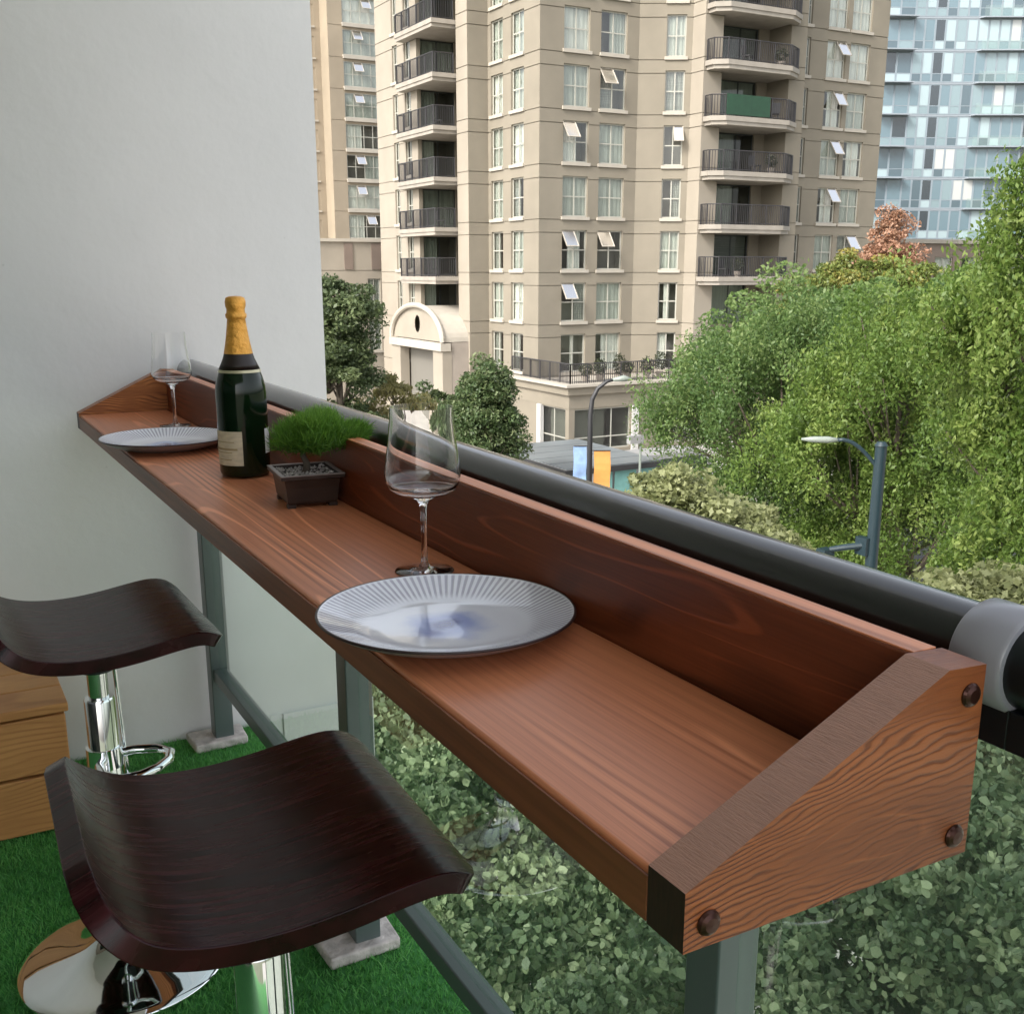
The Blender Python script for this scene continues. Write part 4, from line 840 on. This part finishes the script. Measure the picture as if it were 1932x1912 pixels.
tree(7.4, 13.6, [(0, 0, -4.9, 1.6, 1.6, .9), (.9, 1.2, -4.9, 1.3, 1.3, .8)], ZG, 'maple farther along, hidden mostly behind the handrail', M['leaf_maple'], .15, 5000, name='maple_tree', clump=.36, sub=30, tpl=LOBE, trunk_r=.1, up=.5, group='maples along the pavement')

# ------------------------------------------------------------------ our balcony
WY = 3.14; FZ = -1.0
mb = MB(); mb.box((-2.6, WY, FZ - .25), (1.09, WY + .3, 5.0))
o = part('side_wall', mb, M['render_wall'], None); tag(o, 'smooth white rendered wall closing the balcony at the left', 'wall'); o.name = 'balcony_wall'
mb = MB(); mb.box((.90, WY - .012, -1.6), (1.20, WY + .3, -.985)); mb.box((.86, WY - .006, -1.6), (.895, WY + .2, -.985)); 
o = part('wall_base', mb, M['render_panel'], None); tag(o, 'low white masonry base at the foot of the white wall, outside the glass', 'wall base')
mb = MB(); mb.box((-2.6, -2.0, FZ - .26), (.86, WY - .002, FZ - .02)); o = struct(part('balcony_floor', mb, M['concrete'], None))
mb = MB(); mb.box((-2.6, -2.0, 1.75), (.58, WY - .002, 1.95)); o = struct(part('balcony_ceiling', mb, M['ceiling'], None))
mb = MB(); mb.box((-2.9, -2.0, FZ - .26), (-2.6, WY, 14.0)); o = part('house_wall', mb, M['soffit'], None); tag(o, 'house wall behind the stools, unseen and raised to block light', 'wall')  # unseen; height raised to block sun and light from that side
dw = thing('sliding_door', (-2.58, 0, FZ), 'dark sliding glass door added unseen at the left, for dark reflections', 'sliding door')  # unseen, added as a dark surface for the seats to reflect
for y0, y1 in ((-1.8, .3), (.34, 2.5)):
    mb = MB(); mb.box((-2.599, y0, FZ + .05), (-2.57, y1, FZ + 2.2)); part('door_leaf', mb, M['houseglass'], dw)
# turf
mb = MB(); mb.box((-2.6, -2.0, FZ - .018), (.80, WY - .004, FZ - .006)); struct(part('turf_floor', mb, M['turfbase'], None))
def blades():
    n = 150000
    X = rng.uniform(-.55, .80, n); Y = rng.uniform(.55, WY - .01, n)
    keep = (X > -.25 + (Y - .55) * -.1) | (rng.uniform(size=n) < .4); X, Y = X[keep], Y[keep]; n = len(X)
    h = rng.uniform(.008, .019, n); a = rng.uniform(0, 6.283, n); w = rng.uniform(.0012, .0024, n); lx = rng.normal(0, .007, n); ly = rng.normal(0, .007, n)
    V = np.zeros((n, 3, 3)); V[:, 0] = np.stack([X - w * np.cos(a), Y - w * np.sin(a), np.full(n, FZ - .007)], 1); V[:, 1] = np.stack([X + w * np.cos(a), Y + w * np.sin(a), np.full(n, FZ - .007)], 1)
    V[:, 2] = np.stack([X + lx, Y + ly, FZ - .007 + h], 1)
    me = bpy.data.meshes.new('turf'); me.vertices.add(n * 3); me.vertices.foreach_set('co', V.astype(np.float32).ravel()); me.loops.add(n * 3); me.loops.foreach_set('vertex_index', np.arange(n * 3, dtype=np.int32))
    me.polygons.add(n); me.polygons.foreach_set('loop_start', np.arange(0, n * 3, 3, dtype=np.int32)); me.materials.append(M['blade'])
    at = me.attributes.new('tint', 'FLOAT', 'FACE'); tv = rng.beta(2, 2.2, n) * .8 + .25 * (np.sin(X * 9 + np.sin(Y * 5) * 2) * np.sin(Y * 7.3)); at.data.foreach_set('value', np.clip(tv, 0, 1).astype(np.float32))
    me.update(calc_edges=True); return link('artificial_grass', me)
g = blades(); g['label'] = 'bright green artificial grass covering the balcony floor'; g['category'] = 'artificial grass'; stuff(g)

# railing: posts, bottom rail, glass, handrail (one thing)
rl = thing('glass_railing', (.69, 1.5, FZ), 'balcony railing with charcoal round handrail, grey-green posts and glass panels behind the bar shelf', 'railing')
RXC, RZC, RRD = .692, .090, .0335
mb = MB(); mb.tube([(RXC, .512, RZC), (RXC, WY, RZC)], RRD, 40); part('handrail', mb, M['railblack'], rl, autos=50)
mb = MB(); mb.tube([(RXC, -1.5, RZC), (RXC, .475, RZC)], RRD * 1.0, 40); part('handrail', mb, M['blackplastic'], rl, autos=50)
mb = MB(); mb.tube([(RXC, .470, RZC), (RXC, .473, RZC), (RXC, .512, RZC), (RXC, .515, RZC)], [RRD + .004, RRD + .0065, RRD + .0065, RRD + .004], 48); part('collar', mb, M['collar'], rl, autos=40)
mb = MB(); mb.box((RXC - .022, -1.5, RZC - .062), (RXC + .022, .470, RZC - .031)); mb.box((RXC - .014, -1.5, RZC - .052), (RXC - .0, .470, RZC - .05)); mb.box((RXC - .022, .47, RZC - .062), (RXC + .022, WY, RZC - .03)); part('glass_channel', mb, M['blackplastic'], rl, bevel=.002)
PY_ = [-.35, .79, 1.905, 3.06]
for y in PY_:
    mb = MB(); mb.box((.665, y - .027, FZ - .004), (.720, y + .027, RZC - .063)); part('post', mb, M['post'], rl, bevel=.003)
    mb = MB()
    n0 = len(mb.v); mb.prism([(.60, y - .055), (.755, y - .05), (.76, y + .055), (.595, y + .06)], FZ - .005, FZ + .022)
    part('footing', mb, M['shoe'], rl, bevel=.006)
for a, b in zip(PY_[:-1], PY_[1:]):
    mb = MB(); mb.box((.672, a + .028, -.800), (.712, b - .028, -.762)); part('bottom_rail', mb, M['post'], rl, bevel=.003)
    mb = MB(); mb.box((.689, a + .03, -.761), (.697, b - .03, RZC - .064)); part('glass_panel', mb, M['railglass'], rl)
# pine crate bench
cr = thing('pine_bench', (-.2, 2.9, FZ), 'low knotty pine bench of thick boards against the white wall at the left edge', 'bench')
for i in range(2):
    mb = MB(); mb.box((-.9, 2.72, FZ + .155 * i + .004), (.235, 2.75, FZ + .155 * i + .152)); part('board', mb, M['pine'], cr, bevel=.004)
    mb = MB(); mb.box((.205, 2.752, FZ + .155 * i + .004), (.235, 3.12, FZ + .155 * i + .152)); part('board', mb, M['pine'], cr, bevel=.004)
for i in range(3):
    mb = MB(); y0 = 2.712 + i * .138; mb.box((-.9, y0, FZ + .314), (.243, y0 + .134, FZ + .338)); part('board', mb, M['pine'], cr, bevel=.004)

# ------------------------------------------------------------------ bar shelf
X0, X1, YN, YF = .373, .627, .461, 3.06
bar = thing('bar_shelf', (.5, 1.76, -.037), 'long reddish stained wooden bar shelf with raised back board hung on the balcony railing', 'bar shelf')
def board(name, a, b, mat, bev=.0035):
    mb = MB(); mb.box(a, b); return part(name, mb, M[mat], bar, bevel=bev, segs=3)
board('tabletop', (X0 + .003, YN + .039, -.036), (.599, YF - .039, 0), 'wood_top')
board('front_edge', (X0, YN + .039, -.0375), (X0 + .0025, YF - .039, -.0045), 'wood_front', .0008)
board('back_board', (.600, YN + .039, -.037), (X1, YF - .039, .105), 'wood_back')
board('top_edge', (.602, YN + .041, .1045), (X1 - .002, YF - .041, .1062), 'wood_top', .0006)
for i, (ya, yb) in enumerate(((YN, YN + .038), (YF - .038, YF))):
    prof = [(X0, -.038), (X1, -.038), (X1, .106), (.590, .108), (X0, .004)]
    mb = MB(); n = len(prof)
    A = [(x, ya, z) for x, z in prof]; B = [(x, yb, z) for x, z in prof]
    mb.poly(A, 0); mb.poly(list(reversed(B)), 0)
    for j in range(n):
        k = (j + 1) % n; mi = {0: 0, 1: 0, 2: 0, 3: 1, 4: 2}[j]; mb.poly([A[j], B[j], B[k], A[k]], mi)
    e = part('end_panel', mb, [M['wood_end'] if i == 0 else M['wood_far'], M['wood_endtop'], M['wood_darkend']], bar, bevel=.004, segs=3)
    for (bx, bz) in ((.613, .086), (.612, -.021), (.3915, -.021)):
        mb = MB(); y = ya if i == 0 else yb; sg = -1 if i == 0 else 1
        pr = [(.0085, 0), (.0088, .0012), (.0075, .003), (.005, .0045), (.0, .005)]; base = []
        for r_, d_ in pr:
            base.append([(bx + r_ * math.cos(t_), y + sg * d_, bz + r_ * math.sin(t_)) for t_ in [2 * math.pi * q_ / 24 for q_ in range(24)]])
        for q_ in range(len(base) - 1):
            for w_ in range(24): mb.poly([base[q_][w_], base[q_][(w_ + 1) % 24], base[q_ + 1][(w_ + 1) % 24], base[q_ + 1][w_]])
        part('bolt', mb, M['bolt'], e, smooth=True)
# hooks carrying the shelf on the rail
for y in (.79, 1.905, 2.95):
    mb = MB(); mb.box((X1 + .001, y - .012, -.06), (X1 + .006, y + .012, .06)); mb.box((X0 + .04, y - .012, -.045), (X1 + .006, y + .012, -.0385)); part('bracket', mb, M['blackplastic'], bar)

# ------------------------------------------------------------------ bar stools
def stool(loc, yaw, seat_z, label):
    t = thing('bar_stool', (loc[0], loc[1], FZ), label, 'bar stool', 'dark curved-seat bar stools')
    cz = seat_z - FZ
    # seat: lip at the back (-x), saddle, ridge and rolled front edge (+x)
    P = [(-.180, .068), (-.172, .046), (-.155, .024), (-.130, .007), (-.095, -.004), (-.05, -.010), (0, -.010), (.05, -.005), (.10, .003), (.14, .0085), (.165, .008), (.185, .001), (.200, -.012)]
    # smooth resample
    pv = []; ns = 40
    xs = np.array([p[0] for p in P]); zs = np.array([p[1] for p in P]); s = np.concatenate([[0], np.cumsum(np.hypot(np.diff(xs), np.diff(zs)))])
    ss = np.linspace(0, s[-1], ns)
    k = np.array([.25, .5, .25])
    xx = np.interp(ss, s, xs); zz = np.interp(ss, s, zs)
    for _ in range(3):
        x2, z2 = xx.copy(), zz.copy(); x2[1:-1] = np.convolve(xx, k, 'valid'); z2[1:-1] = np.convolve(zz, k, 'valid'); xx, zz = x2, z2
    nv = 36; hw = .203; th = .025; rc = .085
    mb = MB(); top = []; bot = []
    Ltot = s[-1]
    tx = np.gradient(xx); tz = np.gradient(zz); ln = np.hypot(tx, tz); nx_, nz_ = -tz / ln, tx / ln
    for i in range(ns):
        d_ = min(ss[i], Ltot - ss[i]); rr = rc if ss[i] < Ltot / 2 else .028
        ex = hw if d_ > rr else hw - rr + math.sqrt(max(0, rr * rr - (rr - d_) ** 2))
        rt, rb = [], []
        for j in range(nv + 1):
            v = -ex + 2 * ex * j / nv
            rt.append((xx[i], v, cz + zz[i])); thk = th
            rb.append((xx[i] - nx_[i] * thk, v, cz + zz[i] - nz_[i] * thk))
        top.append(rt); bot.append(rb)
    def put(rows):
        b0 = len(mb.v)
        for r_ in rows: mb.v += r_
        return b0
    bt = put(top); bb = put(bot); c_ = nv + 1
    for i in range(ns - 1):
        for j in range(nv):
            mb.f.append((bt + i * c_ + j, bt + (i + 1) * c_ + j, bt + (i + 1) * c_ + j + 1, bt + i * c_ + j + 1)); mb.m.append(0)
            mb.f.append((bb + i * c_ + j, bb + i * c_ + j + 1, bb + (i + 1) * c_ + j + 1, bb + (i + 1) * c_ + j)); mb.m.append(0)
        for j, fl in ((0, 0), (nv, 1)):
            q_ = (bt + i * c_ + j, bb + i * c_ + j, bb + (i + 1) * c_ + j, bt + (i + 1) * c_ + j); mb.f.append(q_ if fl == 0 else q_[::-1]); mb.m.append(0)
    for i, fl in ((0, 0), (ns - 1, 1)):
        for j in range(nv):
            q_ = (bt + i * c_ + j, bt + i * c_ + j + 1, bb + i * c_ + j + 1, bb + i * c_ + j); mb.f.append(q_ if fl == 0 else q_[::-1]); mb.m.append(0)
    o = part('seat', mb, M['seat'], t, world=False, autos=45)
    bv = o.modifiers.new('bevel', 'BEVEL'); bv.width = .005; bv.segments = 3; bv.limit_method = 'ANGLE'; bv.angle_limit = R(50)
    # mount, column, base
    mb = MB(); mb.box((-.09, -.07, cz - .048), (.09, .07, cz - .034)); mb.tube([(0, 0, cz - .048), (0, 0, cz - .10)], .034, 24); part('mount', mb, M['blackplastic'], t, world=False, bevel=.002)
    mb = MB(); mb.tube([(0, 0, cz - .09), (0, 0, .30)], .019, 28); part('gas_lift', mb, M['gasrod'], t, world=False, autos=50)
    mb = MB(); mb.tube([(0, 0, .05), (0, 0, cz - .16), (0, 0, cz - .155)], [.0285, .0285, .026], 36); part('column', mb, M['chrome'], t, world=False, autos=50)
    prof = [(.205, .0), (.206, .004), (.203, .009), (.19, .014), (.165, .021), (.13, .031), (.10, .042), (.075, .056), (.055, .076), (.043, .10), (.036, .13), (.034, .15), (.030, .152)]
    mb = MB(); mb.lathe(prof, 96); part('base', mb, M['chrome'], t, smooth=True, world=False)
    # footrest loop toward +x and lever
    fz = .455; pts = [(-.02, -.02, fz), (-.07, -.05, fz), (-.11, -.11, fz), (-.105, -.17, fz), (-.06, -.205, fz), (0, -.215, fz), (.06, -.205, fz), (.105, -.17, fz), (.11, -.11, fz), (.07, -.05, fz), (.02, -.02, fz)]
    pts = [(x * .62, y * .62, z) for x, y, z in pts]; pts = [(x * math.cos(.6) - y * math.sin(.6), x * math.sin(.6) + y * math.cos(.6), z) for x, y, z in pts]
    mb = MB(); mb.tube(pts, .0095, 12); mb.tube([(0, 0, fz - .02), (0, 0, fz + .02)], .034, 28); part('footrest', mb, M['chrome'], t, smooth=False, world=False, autos=50)
    mb = MB(); mb.tube([(.02, .0, cz - .07), (.034, .012, cz - .10), (.040, .014, cz - .30), (.040, .014, cz - .34)], [.004, .004, .004, .007], 8); part('lever', mb, M['chrome'], t, smooth=True, world=False)
    t.rotation_euler = (0, 0, yaw); return t
stool((.277, 1.126), R(-2), -.246, 'nearest bar stool, its dark espresso curved seat filling the lower left foreground')
stool((.243, 2.085), R(1), -.268, 'farther bar stool by the white wall, chrome trumpet base and column in view')

# ------------------------------------------------------------------ tableware
def plate(x, y, label, rz=0):
    t = thing('dinner_plate', (x, y, .001), label, 'plate', 'white fluted plates with blue centres', rz)
    top = [(0, .0062), (.03, .0062), (.07, .0068), (.09, .0085), (.103, .0125), (.118, .0175), (.130, .0215), (.1365, .0240)]
    mb = MB(); mb.lathe(top, 128); part('glaze', mb, M['plate'], t, smooth=True, world=False)
    rim = [(.1365, .0240), (.1385, .0243), (.1392, .0232), (.1388, .0218)]
    mb = MB(); mb.lathe(rim, 128); part('rim', mb, M['plate_rim'], t, smooth=True, world=False)
    un = [(.1388, .0218), (.130, .0165), (.115, .0100), (.100, .0050), (.088, .0028), (.083, .0), (.076, .0), (.074, .002), (0, .002)]
    mb = MB(); mb.lathe(un, 128); part('underside', mb, M['plate_under'], t, smooth=True, world=False)
    t.scale = (.978, .978, 1)
plate(.4635, .986, 'near white plate with fluted rim and blue centre, overhanging the shelf edge', .3)
plate(.462, 2.37, 'far plate, pale with bluish centre, behind the champagne bottle', 1.1)
def wineglass(x, y, h, label):
    t = thing('wine_glass', (x, y, .0005), label, 'wine glass', 'clear stemmed wine glasses')
    zb = h * .46
    foot = [(0, .0), (.036, .0), (.0375, .0008), (.036, .0018), (.02, .0032), (.008, .0055), (.0045, .011), (.0036, .03), (.0034, zb * .6), (.0042, zb * .86), (.0085, zb * .965), (.018, zb + .0015), (.012, zb + .0035), (0, zb + .0042)]
    mb = MB(); mb.lathe(foot, 48); part('stem', mb, M['crystal'], t, smooth=True, world=False)
    sc = (h - zb)
    bowl = [(.017, zb + .001), (.031, zb + .0045), (.0415, zb + .011), (.0463, zb + .020), (.0470, zb + .028), (.0458, zb + .044), (.0420, zb + .070), (.0395, zb + sc * .86), (.0385, h)]
    inner = [(max(r_ - .0011, .0), z_ + (.0012 if k_ < 3 else 0)) for k_, (r_, z_) in enumerate(bowl)]; inner[-1] = (.0377, h)
    mb = MB(); mb.lathe(bowl + list(reversed(inner[1:])) + [(.018, zb + .0045), (0, zb + .005)], 72); part('bowl', mb, M['crystal'], t, world=False, autos=30)
wineglass(.540, 1.212, .207, 'near clear wine glass standing behind the near plate')
wineglass(.551, 2.70, .222, 'far clear wine glass behind the far plate, against the white wall')
# bottle
bt = thing('champagne_bottle', (.523, 1.975, .0005), 'dark green champagne bottle with gold foil neck and cream label', 'bottle')
R0 = .0455
body = [(0, .004), (.034, .001), (.043, .003), (R0, .010), (R0, .150), (.0445, .163), (.041, .178), (.036, .192), (.0305, .204), (.0265, .214), (.0235, .226)]
mb = MB(); mb.lathe(body, 64); part('body', mb, M['bottleglass'], bt, smooth=True, world=False)
nk = [(.0323, .2015), (.0277, .2125), (.0245, .2235)]
mb = MB(); mb.lathe([(.0352, .1965), (.0363, .1945), (.0320, .2035), (.0280, .2130), (.0252, .2225)], 64); part('neck_band', mb, M['collarblack'], bt, smooth=True, world=False)
mb = MB(); mb.lathe([(.0385, .1888), (.0375, .1912), (.0366, .1937)], 64); part('gold_band', mb, M['goldline'], bt, smooth=True, world=False)
mb = MB(); foil = [(.0258, .2215), (.0240, .230), (.0215, .243), (.0190, .258), (.0170, .272), (.0160, .282), (.0182, .2845), (.0186, .290), (.0164, .293), (.0160, .299), (.0178, .304), (.0182, .312), (.0165, .319), (.010, .3215), (0, .3222)]
mb.lathe(foil, 48)
for i in range(len(mb.v)):
    x, y, z = mb.v[i]; a = math.atan2(y, x); k = 1 + .012 * math.sin(a * 5 + z * 150) * math.sin(z * 190 + a); mb.v[i] = (x * k, y * k, z)
part('foil', mb, M['foil'], bt, smooth=True, world=False)
fa = math.atan2(-1.975, -.523)      # direction to the camera
def labelp(name, a0, a1, z0, z1, mat, dr=.0004, parent=bt):
    mb = MB(); mb.lathe([(R0 + dr, z0), (R0 + dr, z1)], 20, a0=fa + a0, a1=fa + a1); return part(name, mb, M[mat], parent, smooth=True, world=False)
lab = labelp('label', R(-112), R(-3), .024, .086, 'label'); lab['label'] = 'cream front label'
for z, a, b in ((.066, -80, -22), (.052, -95, -15), (.047, -86, -28), (.034, -70, -30)):
    labelp('label_print', R(a), R(b), z, z + (.0035 if z == .052 else .0014), 'print', .0007, lab)
labelp('back_label', R(55), R(112), .043, .088, 'labelwhite')
# bonsai
bo = thing('bonsai', (.545, 1.690, .0005), 'small pine bonsai in a square brown pot between the bottle and the near glass', 'bonsai')
bo.rotation_euler = (0, 0, R(-6)); bo.scale = (.93, .93, .95)
def sqring(hx, hy, z): return [(-hx, -hy, z), (hx, -hy, z), (hx, hy, z), (-hx, hy, z)]
mb = MB(); rings = [sqring(.041, .049, .006), sqring(.043, .051, .010), sqring(.0455, .054, .034), sqring(.048, .057, .048), sqring(.0545, .0635, .050), sqring(.0545, .0635, .056), sqring(.047, .056, .056), sqring(.046, .055, .046)]
for a, b in zip(rings[:-1], rings[1:]):
    for j in range(4): k = (j + 1) % 4; mb.poly([a[j], a[k], b[k], b[j]])
mb.poly(list(reversed(rings[0])))
part('pot', mb, M['pot'], bo, world=False, bevel=.0018)
mb = MB(); mb.box((-.0553, -.0643, .0555), (.0553, -.0565, .0572)); mb.box((-.0553, .0565, .0555), (.0553, .0643, .0572)); mb.box((-.0553, -.0563, .0555), (-.0475, .0563, .0572)); mb.box((.0475, -.0563, .0555), (.0553, .0563, .0572)); part('pot_rim', mb, M['potrim'], bo, world=False, bevel=.0006)
for sx in (-1, 1):
    for sy in (-1, 1): mb = MB(); mb.box((sx * .036 - .007, sy * .043 - .007, 0), (sx * .036 + .007, sy * .043 + .007, .006)); part('foot', mb, M['pot'], bo, world=False)
mb = MB(); mb.poly([(-.046, -.055, .050), (.046, -.055, .050), (.046, .055, .050), (-.046, .055, .050)]); part('soil', mb, M['soil'], bo, world=False)
mb = MB()
for i in range(260):
    x, y = random.uniform(-.044, .044), random.uniform(-.052, .052); r_ = random.uniform(.0016, .0036); z = .0505 + random.uniform(0, .003)
    pts = [(x + r_, y, z), (x, y + r_, z), (x - r_, y, z), (x, y - r_, z)]; tp = (x, y, z + r_ * .9)
    for j in range(4): mb.poly([pts[j], pts[(j + 1) % 4], tp])
o = part('gravel', mb, M['gravel'], bo, world=False); stuff(o)
mb = MB(); mb.tube([(.0, 0, .048), (.003, -.002, .065), (-.003, .002, .082), (.004, .0, .098), (.012, -.006, .112)], [.0075, .006, .0052, .0045, .003], 12)
pads = [(-.045, .004, .112, .038), (.105, .0, .122, .026), (.010, .02, .130, .042), (.055, -.012, .118, .040), (.0, -.035, .112, .036), (.03, .03, .142, .032), (.085, -.02, .112, .028), (-.025, .035, .125, .034), (-.01, -.01, .138, .030)]
for px, py, pz, pr in pads: mb.tube([(.003, -.002, .088), (px * .36, py * .4, (pz + .09) / 2), (px * .72 + .012, py * .8, pz - .006)], [.0035, .0026, .0014], 6)
part('trunk', mb, M['bark'], bo, smooth=True, world=False)
C_ = []; U_ = []
for px, py, pz, pr in pads:
    n = 2100; d = rng.normal(size=(n, 3)); d /= np.linalg.norm(d, axis=1)[:, None]; q_ = d * (rng.uniform(0, 1, n) ** .45)[:, None] * (1 + .25 * np.sin(d[:, 0:1] * 9 + px * 90) * np.sin(d[:, 1:2] * 8)) * np.array([pr, pr, pr * .55])
    C_.append(np.array([px * .72 + .014, py * .8, .05 + (pz - .05) * .9]) + q_)
C_ = np.concatenate(C_); n = len(C_)
dirs = rng.normal(size=(n, 3)) * .55 + np.array([0, 0, .75]) + (C_ - np.array([.01, 0, .11])) * 9; dirs /= np.linalg.norm(dirs, axis=1)[:, None]
sd_ = np.cross(dirs, rng.normal(size=(n, 3))); sd_ /= np.linalg.norm(sd_, axis=1)[:, None]; ll = rng.uniform(.012, .024, n)[:, None]
V = np.stack([C_ - sd_ * .0008, C_ + sd_ * .0008, C_ + dirs * ll], 1).reshape(-1, 3)
me = bpy.data.meshes.new('needles'); me.vertices.add(n * 3); me.vertices.foreach_set('co', V.astype(np.float32).ravel()); me.loops.add(n * 3); me.loops.foreach_set('vertex_index', np.arange(n * 3, dtype=np.int32))
me.polygons.add(n); me.polygons.foreach_set('loop_start', np.arange(0, n * 3, 3, dtype=np.int32)); me.materials.append(M['needle'])
at = me.attributes.new('tint', 'FLOAT', 'FACE'); at.data.foreach_set('value', np.clip(rng.beta(2, 2, n) * .7 + (C_[:, 2] - .11) * 8, 0, 1).astype(np.float32)); me.update(calc_edges=True)
stuff(link('needles', me, bo))
